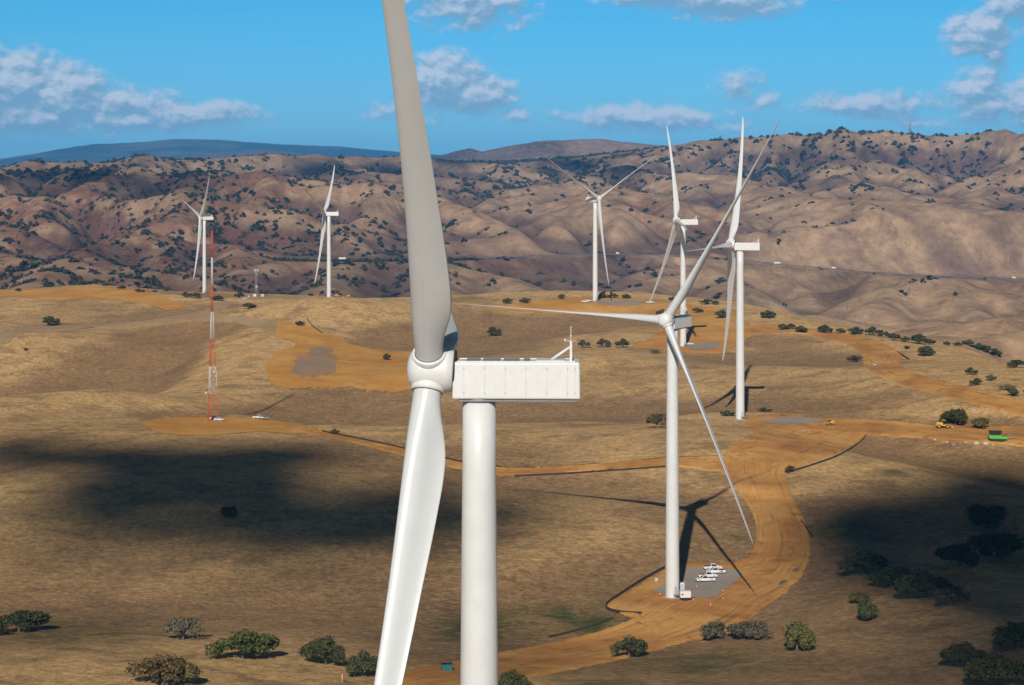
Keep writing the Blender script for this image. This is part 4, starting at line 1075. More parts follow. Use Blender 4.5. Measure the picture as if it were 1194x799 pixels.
# far hillside oaks: the 300 that show largest are things, the rest one mass
rng = np.random.RandomState(5)
NC = 150000
Yc = rng.uniform(2300, 9300, NC) ** 1.0; pc = rng.uniform(-420, 1620, NC); Xc = (pc - CX) * Yc / FPX
ed = lookup(pc, EDGE)
accv = np.log(np.maximum(sample(fa_, fx_, fy_, np.clip(Xc, -4550, 4550), np.clip(Yc, 1120, 9850)), 200)); rav = sstep(accv, 7.6, 10.2)
pat = fbm(Xc / 420 + 14, Yc / 420 + 3, 4); clump = fbm(Xc / 70 + 2, Yc / 70, 2)
lf = 1 - sstep(pc, 250, 560)
dens_ = .012 + rav * .28 * (1 - .6 * sstep(pc, 830, 900) * (Yc < 4300)) + np.clip(pat + .05, 0, 1) * .34 + lf * .10 * (Yc < 5200)
dens_ *= np.where(clump > .05, 2.3, .35)
dens_ *= 1 - .88 * sstep(pc, 850, 900) * (1 - sstep(Yc, 3900, 4500))
dens_ *= 1 - .7 * sstep(pc, 520, 600) * (1 - sstep(Yc, 3900, 5200))
dens_ *= 1 + 2.2 * sstep(Yc, 4200, 6000)
dens_ *= 1 + .8 * (1 - sstep(pc, 300, 600)) * (Yc > 3600)
keep = (rng.rand(NC) < np.clip(dens_ * 1.2, 0, 1)) & (Yc > ed + 260)
hd_ = lookup(pc, HWY_D); keep &= np.abs(Yc - hd_) > 45
Xc, Yc, pc = Xc[keep], Yc[keep], pc[keep]; Zc = tz(Xc, Yc)
# horizon test: what the nearer land hides
rowv = HY - FPX * (Zg / np.maximum(Yg, 150)); cummin = np.minimum.accumulate(np.where(Yg > 200, rowv, 9999), axis=0)
iu = np.clip(np.searchsorted(U, Xc / Yc) - 1, 0, len(U) - 2); iy = np.clip(np.searchsorted(rowsY, Yc) - 3, 0, len(rowsY) - 1)
hid = cummin[iy, iu]; rr = HY - FPX * (Zc + 5 - CAMZ) / Yc
siz = rng.gamma(5, 1.0, len(Xc)) * .75 + 2.3
siz *= 1 + .3 * sstep(Yc, 4200, 6500)
vis = (rr < hid) & (pc > -12) & (pc < 1206)
order = np.argsort(-np.where(vis, siz / Yc, 0))
print('far oaks', len(Xc), 'visible', int(vis.sum()))
pick = order[:290]; rest = order[290:]
def far_mesh(i):
    me = CRM[('far', i)].copy(); me.name = 'far_oak'; me.materials.append(F['far']); return me
FM = [far_mesh(i) for i in range(4)]
for j in pick:
    o = bpy.data.objects.new('far_oak_tree', FM[int(rng.randint(4))]); C.objects.link(o)
    s = float(siz[j]); o.location = (Xc[j], Yc[j], Zc[j] - .1 * s); o.scale = (s * rng.uniform(.8, 1.4), s * rng.uniform(.8, 1.2), s * rng.uniform(.7, 1.0)); o.rotation_euler = (0, 0, rng.uniform(0, 6.28))
    tag(o, 'small dark oak among many dotting the far brown hillsides', 'tree', 'far oaks dotting the brown hillsides')
rest = [j for j in rest if (vis[j] or rng.rand() < .15)][:9500]
tm = BM(); src = []
for i in range(4):
    b = crown_bm(60 + i, 26, .34, lobes=4, low=-.25); b.verts.ensure_lookup_table(); b.verts.index_update()
    src.append((np.array([v.co[:] for v in b.verts]), np.array([[v.index for v in f.verts] for f in b.faces]))); b.free()
co = []; fa = []; base = 0
for j in rest:
    v, f = src[int(rng.randint(4))]; s = float(siz[j]); a = rng.uniform(0, 6.28); c_, s_ = math.cos(a), math.sin(a)
    w = v * [s * rng.uniform(.9, 1.7), s * rng.uniform(.9, 1.2), s * rng.uniform(.65, 1.0)]
    w = np.stack([w[:, 0] * c_ - w[:, 1] * s_ + Xc[j], w[:, 0] * s_ + w[:, 1] * c_ + Yc[j], w[:, 2] + Zc[j] - .1 * s], 1)
    co.append(w); fa.append(f + base); base += len(v)
co = np.concatenate(co).astype(np.float32); fa = np.concatenate(fa).astype(np.int32)
me = bpy.data.meshes.new('hillside_scrub'); me.vertices.add(len(co)); me.vertices.foreach_set('co', co.ravel()); me.loops.add(fa.size); me.loops.foreach_set('vertex_index', fa.ravel())
me.polygons.add(len(fa)); me.polygons.foreach_set('loop_start', np.arange(0, fa.size, 4, dtype=np.int32)); me.polygons.foreach_set('loop_total', np.full(len(fa), 4, np.int32)); me.update(calc_edges=True); me.materials.append(F['far'])
o = bpy.data.objects.new('hillside_scrub', me); C.objects.link(o); tag(o, 'dark scrub and oaks covering the gullies of the far hills', 'scrub', kind='stuff')
print('trees %.1fs' % (time.time() - T0), len(rest))
# ------------------------------------------------------------------ masts, vehicles, machines and the small things of the site
def lattice(name, base, h, sides, bands, w0, w1, label, cat, taper_at=.62, leg=.11, group=None, rz=.3, brace=.55):
    """bands: materials from the bottom up; each band is one part"""
    root = empty(name, base, rz, label, cat, group)
    nb = len(bands)
    def wid(t): return w0 + (w1 - w0) * min(1, t / taper_at)
    for b_, m in enumerate(bands):
        bm = BM(); z0, z1 = h * b_ / nb, h * (b_ + 1) / nb
        def P(z, i): a = 2 * math.pi * i / sides; w = wid(z / h) / 1.732 if sides == 3 else wid(z / h) * .7071; return Vector((math.cos(a) * w, math.sin(a) * w, z))
        for i in range(sides): tube(bm, P(z0, i), P(z1, i), leg, leg * .92, 6)
        z = z0
        while z < z1 - .3:
            dz = min(max(wid(z / h) * 1.0, .9), z1 - z)
            for i in range(sides):
                j = (i + 1) % sides
                tube(bm, P(z, i), P(z + dz, j), leg * brace, n=4); tube(bm, P(z, j), P(z + dz, i), leg * brace, n=4); tube(bm, P(z, i), P(z, j), leg * brace, n=4)
            z += dz
        obj('lattice_section', bm, m, root)
    return root
base = at(247, 490.5, 600, 1100)
H_ = (490 - 268) * base.y / FPX
mast = lattice('lattice_mast', base, H_, 3, [M['red'], M['mwhite'], M['red'], M['mwhite'], M['red'], M['mwhite'], M['red']], 5.4, .7, 'tall red and white lattice mast on the orange dirt pad at left', 'mast', leg=.125, brace=.42)
bm = BM(); lathe(bm, [(.02, 0), (.5, .12), (.62, .3)], 20, axis='Y', cap1=False); d = obj('dish', bm, M['mwhite'], mast); d.location = (1.3, -.9, H_ * .255); d.rotation_euler = (0, 0, .8)
bm = BM(); box(bm, -.5, .5, -.3, .3, 0, .7, bevel=.05); d = obj('equipment_box', bm, M['mwhite'], mast); d.location = (-2.9, -.9, H_ * .145)
bm = BM()
for k, z in enumerate((.25, .4, .55)): tube(bm, (-1.2, 0, H_ * z), (2.2, 0, H_ * z), .05, n=4)
obj('instrument_boom', bm, M['grey'], mast)
# skyline pylon and the relay station
lattice('transmission_pylon', at(1061, 155, 6000, 9600), 34, 4, [M['galv']], 7, 1.6, 'tiny grey pylon standing on the skyline at the right', 'pylon', leg=.5)
b2 = at(299, 345, 1300, 2300)
rel = lattice('relay_tower', b2, 27, 4, [M['galv'], M['galv']], 2.4, 1.2, 'grey relay tower with panel antennas by the white sheds', 'tower', leg=.13)
bm = BM()
for a in range(3):
    t = a * 2.094
    for o_ in (-1.1, 0, 1.1):
        c = Vector((math.cos(t), math.sin(t), 0)) * 1.7 + Vector((-math.sin(t), math.cos(t), 0)) * o_
        tube(bm, (c.x, c.y, 24), (c.x, c.y, 26.6), .2, n=6); 
    tube(bm, (0, 0, 25.2), (math.cos(t) * 1.7, math.sin(t) * 1.7, 25.2), .08, n=4)
obj('panel_antenna', bm, M['mwhite'], rel)
bm = BM(); lathe(bm, [(.02, 0), (.7, .15), (.9, .4)], 20, axis='Y', cap1=False); d = obj('dish', bm, M['mwhite'], rel); d.location = (0, -1.5, 9)
def shed(px, py, w, dpt, h, label, dmin=300, dmax=2300, mat='white', rz=0.0, name='equipment_shed', cat='shed'):
    root = empty(name, at(px, py, dmin, dmax), rz, label, cat)
    bm = BM(); box(bm, -w / 2, w / 2, -dpt / 2, dpt / 2, 0.15, h, bevel=.04); obj('body', bm, M[mat], root)
    bm = BM(); box(bm, -w / 2 - .08, w / 2 + .08, -dpt / 2 - .08, dpt / 2 + .08, h + .003, h + .14, bevel=.03); obj('roof', bm, M['lgrey'], root)
    bm = BM(); box(bm, -w * .3, -w * .3 + .9, -dpt / 2 - .05, -dpt / 2 - .003, .25, min(2.2, h - .2)); obj('door', bm, M['grey'], root)
    bm = BM(); box(bm, -w / 2 + .1, w / 2 - .1, -dpt / 2 + .1, dpt / 2 - .1, -.3, .147); obj('base', bm, M['concrete'], root)
    return root
shed(297, 346, 3.2, 2.5, 2.6, 'white equipment shed at the foot of the relay tower, left one'); shed(306, 346, 2.4, 2.2, 2.4, 'smaller white equipment shed right of the relay tower')
shed(290, 347, 1.6, 1.2, 1.8, 'low white cabinet left of the relay tower sheds')
# pickups and cars
def wheel_bm():
    bm = BM(); lathe(bm, [(.30, -.13), (.40, -.11), (.41, 0), (.40, .11), (.30, .13)], 20, axis='X'); return bm
def vehicle(name, p, rz, label, cat, paint='white', kind='pickup', group=None, light=False, accent=None):
    root = empty(name, p, rz, label, cat, group)
    L_, W_ = (5.8, 2.0) if kind == 'pickup' else (4.8, 1.9)
    bm = BM()
    # body: side profile lofted across the width
    def loft(prof, w0, w1, zs=None):
        A = [bm.verts.new((-w0 if z < 1.05 else -w1, y, z)) for y, z in prof]; B = [bm.verts.new((w0 if z < 1.05 else w1, y, z)) for y, z in prof]
        n = len(prof)
        for i in range(n): bm.faces.new((A[i], A[(i + 1) % n], B[(i + 1) % n], B[i]))
        bm.faces.new(list(reversed(A))); bm.faces.new(B)
    h = L_ / 2
    if kind == 'pickup':
        loft([(-h, .5), (-h + .05, .95), (-h + .25, 1.02), (-h + 1.45, 1.12), (-h + 3.6, 1.14), (-h + 3.62, 1.14), (h - .05, 1.12), (h, .55), (h - .5, .42), (-h + .4, .42)], W_ / 2, W_ / 2 - .06)
    else:
        loft([(-h, .5), (-h + .05, .9), (-h + .3, .98), (-h + 1.3, 1.04), (h - .35, 1.06), (h - .02, .95), (h, .5), (h - .4, .38), (-h + .4, .38)], W_ / 2, W_ / 2 - .05)
    bmesh.ops.recalc_face_normals(bm, faces=bm.faces)
    bmesh.ops.bevel(bm, geom=list(bm.edges), offset=.05, segments=2, affect='EDGES', clamp_overlap=True)
    body = obj('body', bm, M[paint], root)
    if kind == 'pickup':
        bm = BM()      # load bed: dark floor between raised sides
        box(bm, -W_ / 2 + .16, W_ / 2 - .16, -h + 3.85, h - .18, 1.10, 1.153); obj('bed_floor', bm, M['dark'], root)
        y0, y1 = -h + 1.35, -h + 3.65
    else: y0, y1 = -h + 1.1, h - .35
    zr = 1.85 if kind == 'pickup' else 1.62
    bm = BM(); P = [(-W_ / 2 + .06, y0, 1.12), (W_ / 2 - .06, y0, 1.12), (W_ / 2 - .06, y1, 1.12), (-W_ / 2 + .06, y1, 1.12), (-W_ / 2 + .26, y0 + .75, zr), (W_ / 2 - .26, y0 + .75, zr), (W_ / 2 - .26, y1 - (.15 if kind == 'pickup' else .55), zr), (-W_ / 2 + .26, y1 - (.15 if kind == 'pickup' else .55), zr)]
    v = [bm.verts.new(p_) for p_ in P]
    for f in [(0, 3, 2, 1), (4, 5, 6, 7), (0, 1, 5, 4), (1, 2, 6, 5), (2, 3, 7, 6), (3, 0, 4, 7)]: bm.faces.new([v[i] for i in f])
    side = [(1, 2, 6, 5), (3, 0, 4, 7)]
    bmesh.ops.bevel(bm, geom=list(bm.edges), offset=.06, segments=2, affect='EDGES', clamp_overlap=True)
    cab = obj('cab', bm, M[paint], root)
    def quad_in(ids, ins, sh, name):
        b = BM(); q = [Vector(P[i]) for i in ids]; c = sum(q, Vector()) / 4; n_ = (q[1] - q[0]).cross(q[2] - q[1]).normalized()
        b.faces.new([b.verts.new(c + (a - c) * ins + n_ * sh) for a in q]); obj(name, b, M['glass'], cab)
    quad_in((0, 1, 5, 4), .82, .012, 'windscreen'); quad_in((2, 3, 7, 6), .78, .012, 'rear_window'); quad_in((1, 2, 6, 5), .80, .012, 'side_window'); quad_in((3, 0, 4, 7), .80, .012, 'side_window')
    for sx in (-1, 1):
        for yy in (-h + 1.0, h - 1.15):
            wv = obj('wheel', wheel_bm(), M['dark'], root); wv.location = (sx * (W_ / 2 - .12), yy, .40)
            b = BM(); lathe(b, [(.22, -.01), (.2, .01)], 12, axis='X'); rm = obj('rim', b, M['lgrey'], wv); rm.location = (sx * .135, 0, 0)
        b = BM(); box(b, sx * .78 - .16, sx * .78 + .16, -h - .015, -h + .02, .68, .85); obj('headlight', b, M['lgrey'], root)
        b = BM(); box(b, sx * .88 - .08, sx * .88 + .08, h - .02, h + .012, .75, 1.0); obj('tail_light', b, M['red2'], root)
    b = BM(); box(b, -W_ / 2 + .05, W_ / 2 - .05, -h - .06, -h + .03, .42, .6, bevel=.02); obj('bumper', b, M['grey'], root)
    if light: b = BM(); box(b, -.5, .5, y0 + 1.0, y0 + 1.25, zr + .003, zr + .12, bevel=.03); obj('light_bar', b, M['orange'], root)
    if accent:
        b = BM(); box(b, -W_ / 2 - .004, W_ / 2 + .004, h - 2.0, h - .9, .78, 1.0); obj('side_stripe', b, M['red2'], root)
    return root
g = 'white pickups parked on the gravel pad'
vehicle('pickup_truck', at(831, 665.5, 450, 700, .36), rad(96), 'rearmost white pickup of four on the gravel pad, with a dark cargo bed', 'pickup', group=g)
vehicle('pickup_truck', at(834.5, 670, 450, 700, .36), rad(-84), 'white pickup with red side marks, second from the back on the gravel pad', 'pickup', group=g, accent=True)
vehicle('pickup_truck', at(825, 675, 450, 700, .36), rad(98), 'white pickup half hidden behind the front one on the gravel pad', 'pickup', group=g)
vehicle('pickup_truck', at(822.5, 679.5, 450, 700, .36), rad(-82), 'frontmost white pickup on the gravel pad, side-on to the camera', 'pickup', group=g, light=True)
# generator trailer beside the tower foot
t = empty('generator_trailer', at(799, 701, 450, 700, .3), rad(4), 'white box trailer with dark chassis at the pad turbine tower foot', 'trailer')
bm = BM(); box(bm, -1.55, 1.55, -.95, .95, .85, 2.7, bevel=.06); bd = obj('body', bm, M['white'], t)
bm = BM(); box(bm, -1.2, -.7, -.965, -.952, 1.6, 2.0); obj('vent', bm, M['dark'], bd)
bm = BM(); box(bm, -1.5, 1.5, -.8, .8, .5, .84); box(bm, 1.5, 2.9, -.08, .08, .55, .68); obj('chassis', bm, M['dark'], t)
for sx in (-.55, .35):
    for sy in (-.85, .85):
        b = BM(); lathe(b, [(.30, -.12), (.36, 0), (.30, .12)], 16, axis='Y'); w = obj('wheel', b, M['dark'], t); w.location = (sx, sy, .36)
t = empty('tower_cabinet', at(795.5, 694, 450, 700, .3), 0, 'tall narrow white cabinet against the pad turbine tower', 'cabinet')
bm = BM(); box(bm, -.6, .6, -.6, .6, 0, 3.4, bevel=.05); bd = obj('body', bm, M['white'], t); bm = BM(); box(bm, -.45, .45, -.62, -.602, .3, 3.0); obj('door', bm, M['lgrey'], t)
vehicle('pickup_truck', at(682, 353, 1200, 1800, .36), rad(80), 'white flatbed pickup parked left of the V-shaped turbine foot', 'pickup')
vehicle('utility_van', at(686.5, 352, 1200, 1800, .36), rad(70), 'white van just behind the flatbed on the far graded pad', 'van', kind='car')
vehicle('pickup_truck', at(758, 354, 1200, 1800, .36), rad(85), 'white pickup on the far pad under the hanging blade tip', 'pickup')
vehicle('pickup_truck', at(803.5, 403, 900, 1500, .4), rad(100), 'white pickup at the half hidden turbine tower foot', 'pickup')
vehicle('car', at(1021, 427, 900, 1400, .3), rad(160), 'silver car driving on the curving dirt road', 'car', paint='silver', kind='car')
vehicle('car', at(279, 348, 1300, 2300), rad(90), 'blue car parked left of the relay station', 'car', paint='blue', kind='car')
vehicle('car', at(286, 349, 1300, 2300), rad(80), 'pale car parked beside the blue one at the relay station', 'car', paint='silver', kind='car')
vehicle('pickup_truck', at(302, 489, 700, 1100, .3), rad(70), 'dark topped pickup on the mast pad, left of a pair', 'pickup', paint='white')
vehicle('car', at(307.5, 489.5, 700, 1100, .3), rad(110), 'dark vehicle beside the pickup on the mast pad', 'car', paint='grey', kind='car')
vehicle('car', at(255.5, 491.5, 700, 1100, .3), rad(80), 'small white car with red tail just right of the mast foot', 'car', paint='white', kind='car')
t = empty('generator', at(249.5, 490, 700, 1100, .2), .3, 'dark generator with white tank under the lattice mast', 'generator')
bm = BM(); box(bm, -1.2, 1.2, -.7, .7, .2, 1.7, bevel=.08); obj('body', bm, M['dark'], t); bm = BM(); lathe(bm, [(.4, 0), (.5, .1), (.5, .9), (.4, 1.0)], 16, o=(-1.7, 0, .2)); obj('tank', bm, M['mwhite'], t)
# highway traffic
def hwy(px, label, L_=9, col='white', name='truck', cat='truck'):
    hd = float(np.interp(px, [p[0] for p in HWY_D], [p[1] for p in HWY_D])); row = float(np.interp(px, [p[0] for p in HWY_PX], [p[1] for p in HWY_PX]))
    t = empty(name, ((px - CX) * hd / FPX, hd - 3, CAMZ - (row - HY) * hd / FPX + .95), 0, label, cat, 'traffic on the far highway')
    bm = BM(); box(bm, -L_ / 2, L_ / 2 - 2.6, -1.25, 1.25, 1.1, 4.0, bevel=.05); obj('cargo_box', bm, M[col], t)
    bm = BM(); box(bm, L_ / 2 - 2.4, L_ / 2, -1.2, 1.2, .8, 3.0, bevel=.25); obj('cab', bm, M[col], t)
    bm = BM(); box(bm, -L_ / 2, L_ / 2 - .4, -1.1, 1.1, .45, 1.05); obj('chassis', bm, M['dark'], t)
    for x in (-L_ / 2 + 1.2, -L_ / 2 + 2.4, L_ / 2 - 1.2):
        for y in (-1.1, 1.1):
            b = BM(); lathe(b, [(.45, -.15), (.5, 0), (.45, .15)], 14, axis='Y'); w = obj('wheel', b, M['dark'], t); w.location = (x, y, .5)
hwy(400, 'long white truck on the highway between the foreground blade and the crest turbine', 14); hwy(906, 'white truck on the highway just right of the side-on turbine', 13)
hwy(972, 'white truck farther right on the highway beyond the smooth hills', 9); hwy(1182, 'white truck on the highway near the right edge', 8); hwy(720, 'small white truck on the highway right of the V-shaped turbine', 6)
# cones, stakes, tank
def cone(px, py, label, s=1.0):
    t = empty('traffic_cone', at(px, py, 430, 700, .38), 0, label, 'cone', 'orange cones round the gravel pad')
    bm = BM(); lathe(bm, [(.22 * s, .05), (.05 * s, .95 * s)], 16); obj('body', bm, M['orange'], t); bm = BM(); box(bm, -.28 * s, .28 * s, -.28 * s, .28 * s, 0, .048); obj('base', bm, M['orange'], t)
    bm = BM(); lathe(bm, [(.165 * s, .40 * s), (.125 * s, .60 * s)], 16, cap0=False, cap1=False); bmesh.ops.scale(bm, vec=(1.06, 1.06, 1), verts=bm.verts); obj('stripe', bm, M['mwhite'], t)
cone(769.5, 696, 'orange cone left of the pad turbine tower', 1.0); cone(812.5, 687, 'orange cone in front of the frontmost pickup', 1.0); cone(843, 692, 'orange cone at the right corner of the gravel pad', 1.0)
cone(843, 701, 'orange cone below the one at the gravel pad corner', 1.0); cone(828.5, 709, 'orange cone lowest on the dirt below the gravel pad', 1.1); cone(809, 703, 'orange cone beside the box trailer tow bar', 1.0)
t = empty('marker_post', at(399, 797, 360, 600), 0, 'thin red marker post at the bottom edge beside the foreground blade', 'post')
bm = BM(); tube(bm, (0, 0, -.2), (0, 0, 2.1), .07, n=6); obj('post', bm, M['mwhite'], t); bm = BM(); box(bm, -.12, .12, -.06, .06, .9, 2.2); obj('sleeve', bm, M['orange'], t)
t = empty('water_tank', at(765.5, 679.5, 450, 700, .3), 0, 'small pale round tank on the dirt left of the pad turbine tower', 'tank')
bm = BM(); lathe(bm, [(.35, 0), (.62, .08), (.64, .7), (.5, .98), (.18, 1.1), (.16, 1.2)], 20); obj('body', bm, M['lgrey'], t); bm = BM(); lathe(bm, [(.2, 1.2), (.2, 1.27)], 12); obj('lid', bm, M['grey'], t)
t = empty('portable_shelter', at(521, 783, 380, 620), .15, 'dark teal box shelter on bare soil between the foreground blade and tower', 'shelter')
bm = BM(); box(bm, -1.3, 1.3, -.9, .9, .1, 1.75, bevel=.1, taper=(.12, .2)); bd = obj('body', bm, M['teal'], t); bm = BM(); box(bm, -1.25, 1.25, -.8, .8, 1.755, 1.86, bevel=.04); obj('roof', bm, M['dark'], t); bm = BM(); box(bm, -1.6, 1.4, -1.2, .9, -.2, .095); obj('slab', bm, M['rock'], t)
for k, (px, py, s) in enumerate(((1104, 516, .5), (1126, 516, .45), (1138.5, 517, .9), (1149, 518, 1.0), (1158, 519, .5), (1090, 513, .5), (1101, 512, .4), (1112, 519, .4))):
    bm = BM(); bmesh.ops.create_icosphere(bm, subdivisions=2, radius=s)
    for v in bm.verts: v.co = Vector((v.co.x * 1.2, v.co.y, v.co.z * .7)) * (1 + .25 * mnoise.noise(v.co * 1.7 + Vector((k * 5, 0, 0))))
    o = obj('boulder', bm, M['rock']); o.location = at(px, py, 600, 1000, .15)
    tag(o, '%s pale boulder from the left in the line below the green machine' % ORD[sorted([1104, 1126, 1138.5, 1149, 1158, 1090, 1101, 1112]).index(px)], 'boulder', 'pale boulders along the fill edge')
# loaders and machines
def loader(px, py, rz, label, s=1.0, col='yellow', dmin=600, dmax=1300):
    t = empty('wheel_loader', at(px, py, dmin, dmax, .3), rz, label, 'loader')
    def sc(bm): bmesh.ops.scale(bm, vec=(s, s, s), verts=bm.verts); return bm
    bm = BM(); box(bm, -3.2, -.6, -1.1, 1.1, 1.0, 2.4, bevel=.15); box(bm, -.6, 1.6, -.6, .6, .9, 1.5, bevel=.1); obj('body', sc(bm), M[col], t)
    bm = BM(); box(bm, -1.1, .5, -.85, .85, 1.6, 3.2, bevel=.1, taper=(.12, .1)); cab = obj('cab', sc(bm), M['glass'], t)
    bm = BM(); box(bm, -1.15, .55, -.9, .9, 3.21, 3.36, bevel=.05); obj('roof', sc(bm), M[col], cab)
    bm = BM()
    for sy in (-.55, .55): tube(bm, (1.0, sy, 1.6), (3.0, sy, .8), .16, n=6)
    obj('lift_arm', sc(bm), M[col], t)
    bm = BM(); v = [(2.9, .3), (3.9, .25), (3.8, .5), (3.2, .6), (3.15, 1.3), (2.9, 1.3)]
    A = [bm.verts.new((x, -1.4, z)) for x, z in v]; B = [bm.verts.new((x, 1.4, z)) for x, z in v]
    for i in range(len(v)): bm.faces.new((A[i], A[(i + 1) % len(v)], B[(i + 1) % len(v)], B[i]))
    bm.faces.new(list(reversed(A))); bm.faces.new(B); obj('bucket', sc(bm), M[col], t)
    for x in (-2.1, 1.3):
        for y in (-1.15, 1.15):
            b = BM(); lathe(b, [(.55, -.28), (.78, -.24), (.82, 0), (.78, .24), (.55, .28)], 20, axis='Y'); w = obj('wheel', sc(b), M['dark'], t); w.location = (x * s, y * s, .8 * s)
            b = BM(); lathe(b, [(.4, -.3), (.4, .3)], 14, axis='Y'); obj('rim', sc(b), M[col], w)
    return t
loader(1101, 500, rad(-8), 'yellow wheel loader in front of the dense rounded oak', 1.1)
loader(967, 496, rad(175), 'small yellow machine with dark canopy on the dirt flat', .75)
loader(395, 351.5, rad(10), 'yellow loader at the crest turbine foot, left one', .9, 'yellow', 1500, 2300); loader(404, 352, rad(190), 'second yellow loader right of the crest turbine foot', .8, 'yellow', 1500, 2300)
t = empty('screening_plant', at(1163, 515, 600, 1100, .3), rad(-6), 'bright green screening machine with black hopper and a raised conveyor', 'machine')
bm = BM(); box(bm, -3.6, 1.6, -1.3, 1.3, 1.0, 2.5, bevel=.12); box(bm, 1.4, 4.2, -.9, .9, .9, 2.0, bevel=.12); obj('body', bm, M['green'], t)
bm = BM(); P = [(-3.2, -1.4, 2.9), (1.4, -1.4, 2.9), (1.4, 1.4, 2.9), (-3.2, 1.4, 2.9), (-3.7, -1.9, 4.3), (1.8, -1.9, 4.3), (1.8, 1.9, 4.3), (-3.7, 1.9, 4.3)]; v = [bm.verts.new(p) for p in P]
for f in [(0, 3, 2, 1), (4, 5, 6, 7), (0, 1, 5, 4), (1, 2, 6, 5), (2, 3, 7, 6), (3, 0, 4, 7)]: bm.faces.new([v[i] for i in f])
obj('hopper', bm, M['dark'], t)
bm = BM()
for x in (-3.0, 1.2):
    for y in (-1.1, 1.1): tube(bm, (x, y, 2.4), (x, y, 2.92), .12, n=6)
obj('hopper_leg', bm, M['lgrey'], t)
bm = BM()
for sy in (-.45, .45): tube(bm, (2.2, sy, 1.9), (8.6, sy, 4.3), .13, n=6)
box(bm, 0, 1, 0, 1, 0, 1) if False else None
for k in range(14): x = 2.4 + k * .45; tube(bm, (x, -.45, 1.95 + (x - 2.2) * .375), (x, .45, 1.95 + (x - 2.2) * .375), .07, n=5)
obj('conveyor_frame', bm, M['grey'], t)
bm = BM(); A = [bm.verts.new(p) for p in ((2.2, -.4, 2.06), (2.2, .4, 2.06), (8.7, .4, 4.5), (8.7, -.4, 4.5))]; bm.faces.new(A); B = bmesh.ops.solidify(bm, geom=bm.faces[:], thickness=.06); obj('conveyor_belt', bm, M['dark'], t)
for sy in (-1.15, 1.15):
    bm = BM(); box(bm, -3.0, 2.6, sy - .3, sy + .3, 0.02, .95, bevel=.3); obj('track', bm, M['dark'], t)
# silt fences round the fills
def fence(pts, label, h=.8, dmin=380, dmax=1700, th=.12):
    P = [at(p.x, p.y, dmin, dmax) for p in smooth_line(pts, 4)]
    root = empty('silt_fence', P[0], 0, label, 'fence', 'black silt fences along the earthworks')
    bm = BM(); o0 = P[0]; pr = None; acc_ = 0
    for p in P:
        q = p - o0; cur = [bm.verts.new((q.x, q.y + s_, q.z + z_)) for s_, z_ in ((-th / 2, -.2), (-th / 2, h), (th / 2, h), (th / 2, -.2))]
        if pr:
            for i in range(4): bm.faces.new((pr[i], pr[(i + 1) % 4], cur[(i + 1) % 4], cur[i]))
        pr = cur
    bmesh.ops.recalc_face_normals(bm, faces=bm.faces); obj('fabric', bm, M['fence'], root)
    step = max(1, len(P) // 30)
    for p in P[::step][:60]:
        q = p - o0; bm = BM(); tube(bm, (q.x, q.y - .12, q.z - .2), (q.x, q.y - .12, q.z + h + .25), .05, n=4); obj('stake', bm, M['wood'], root)
fence([(775, 663), (762, 670), (740, 683), (722, 695), (709, 704), (706, 709), (712, 713), (728, 716), (748, 717)], 'black silt fence curving round the left side of the gravel pad', .9)
fence([(1010, 508), (1003, 516), (990, 525), (975, 533), (950, 542), (918, 552)], 'black silt fence below the orange fill right of the main road bend', .7)
fence([(376, 504), (395, 508), (420, 513), (460, 521.5), (500, 531), (540, 540), (585, 546)], 'long dark silt fence along the upper side of the road from the mast pad', .9, 500, 930)
fence([(600, 556), (660, 553), (720, 549), (776, 545)], 'dark silt fence below the road between the foreground tower and the pad turbine', .7)
fence([(934, 609), (938, 614), (942, 620), (948, 627)], 'short dark silt fence on the road shoulder right of the bend', .9)
fence([(1046, 411), (1052, 415), (1060, 420)], 'short dark silt fence above the curving dirt road', 1.1); fence([(358, 372), (362, 378), (368, 384), (376, 389)], 'dark edge fence beside the track above the orange slope', .9, 900, 1900)
fence([(640, 744), (665, 738), (690, 731), (715, 722)], 'low dark silt fence on the upper edge of the road at the bottom middle', .6)
# utility poles in the valley
for k, (px, py, w) in enumerate(((503, 338, 'right of the foreground blade foot'), (988, 362, 'on the smooth pale hill'), (870, 345, 'right of the side-on turbine'), (600, 325, 'above the hedge'), (1060, 345, 'on the right hand valley slope'))):
    t = empty('utility_pole', at(px, py, 2300, 4500), 0, 'thin dark utility pole in the valley %s' % w, 'pole', 'utility poles in the valley')
    bm = BM(); tube(bm, (0, 0, -.5), (0, 0, 12), .28, .2, n=6); obj('post', bm, M['wood'], t); bm = BM(); box(bm, -1.6, 1.6, -.12, .12, 10.8, 11.1); obj('crossarm', bm, M['wood'], t)
print('site %.1fs' % (time.time() - T0))
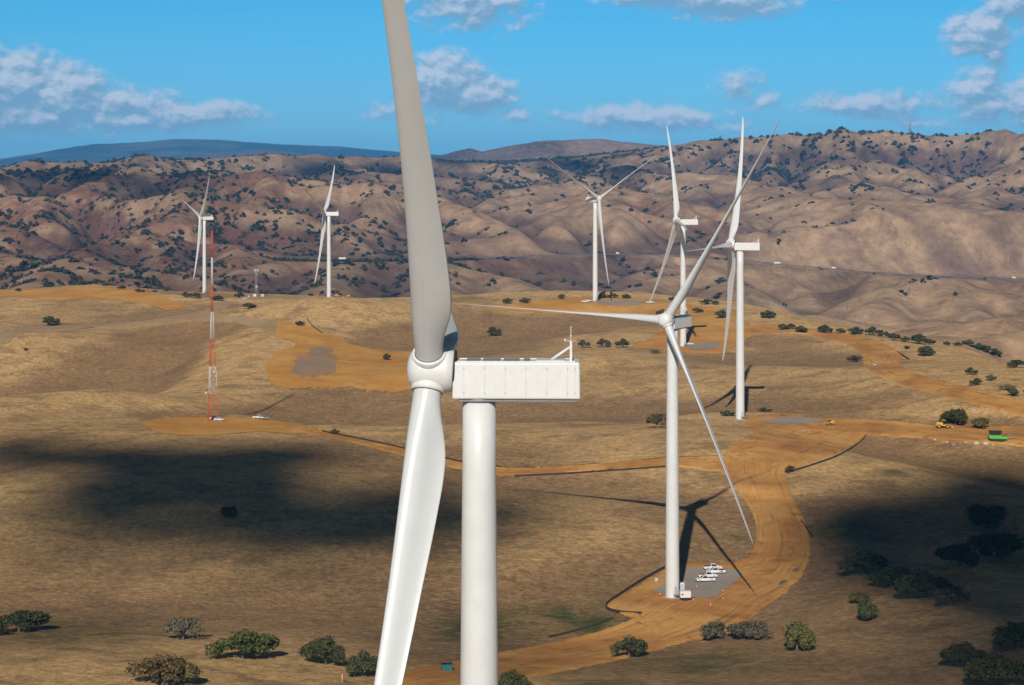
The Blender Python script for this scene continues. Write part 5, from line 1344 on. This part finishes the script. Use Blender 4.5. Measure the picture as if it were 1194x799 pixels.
# ------------------------------------------------------------------ low cumulus behind and above the camera, whose shade falls on the slopes
M['cloud'] = plain('cloud_white', (.9, .9, .92), 1.0, var=.02, scale=.01, spec=0)
rc = random.Random(8)
def cloud(ells, alt, seed, fill=1.0):
    bm = BM(); r = random.Random(seed)
    for (px, py, rx, ry, dn) in ells:
        # the shaded patch on the ground, sampled by puffs
        n = max(3, int(dn * 14))
        for k in range(n):
            a = r.uniform(0, 6.28); q = math.sqrt(r.random()) * .82
            p = at(px + math.cos(a) * rx * q, py + math.sin(a) * ry * q, 420, 9000)
            p1 = at(px, py - ry, 420, 9000); p2 = at(px, py + ry, 420, 9000)
            Rl = rx * p.y / FPX; Rd = max(abs(p1.y - p2.y) / 2, Rl * .3)
            t = (alt - p.z) / math.sin(SUN_EL) + r.uniform(-30, 30)
            c = p - sdir * t
            s = r.uniform(.26, .50) * fill
            m = Matrix.Translation(c) @ Matrix.Rotation(r.uniform(-.4, .4), 4, 'Z') @ Matrix.Diagonal((Rl * s, Rd * s, min(Rl, Rd) * s * .55, 1))
            res = bmesh.ops.create_icosphere(bm, subdivisions=3, radius=1.0, matrix=Matrix.Identity(4))
            for v in res['verts']:
                nz = mnoise.fractal(v.co * 1.6 + Vector((k * 3.1, seed, px)), .6, 2.0, 4)
                v.co = m @ (v.co * (1 + .42 * nz))
    o = obj('cloud', bm, M['cloud']); 
    for p in o.data.polygons: p.use_smooth = True
    tag(o, kind='structure'); return o
cloud([(40, 532, 90, 16, 1.0), (95, 536, 80, 18, 1.2), (185, 545, 100, 26, 1.8), (265, 558, 100, 36, 2.6), (140, 585, 110, 26, 1.4), (300, 600, 110, 32, 2.0), (420, 622, 90, 26, 1.6), (330, 530, 70, 12, 1.0), (480, 590, 70, 26, 1.5), (550, 600, 70, 26, 1.5), (330, 655, 80, 12, .7), (60, 622, 110, 12, .6), (540, 640, 60, 12, .6), (610, 598, 50, 20, 1.0), (230, 635, 120, 14, .7)], 2300, 3)
cloud([(1025, 596, 72, 22, 2.0), (1080, 628, 90, 32, 2.6), (1150, 584, 90, 36, 3), (1210, 640, 100, 66, 4), (1120, 670, 90, 34, 2.6), (985, 655, 44, 28, 2.0), (965, 612, 44, 20, 1.6), (1190, 720, 80, 34, 2.4), (1185, 780, 80, 34, 2.4), (1040, 684, 50, 18, 1.4), (1100, 715, 60, 16, .9)], 2300, 4)
cloud([(480, 722, 70, 8, .6), (60, 738, 70, 8, .5), (1060, 775, 70, 14, .5), (560, 770, 60, 8, .5)], 2300, 6)
cloud([(60, 205, 120, 9, 1.4), (200, 215, 90, 8, 1.0), (400, 200, 90, 9, 1.0), (560, 185, 90, 7, 1.0), (700, 195, 90, 8, 1.2), (880, 172, 90, 8, 1.2), (1000, 185, 90, 8, 1.2), (930, 215, 60, 7, .7), (300, 260, 60, 8, .6), (80, 290, 90, 8, .6), (915, 325, 40, 5, .6), (1010, 322, 40, 4, .6)], 6500, 9, .42)
print('clouds %.1fs' % (time.time() - T0))
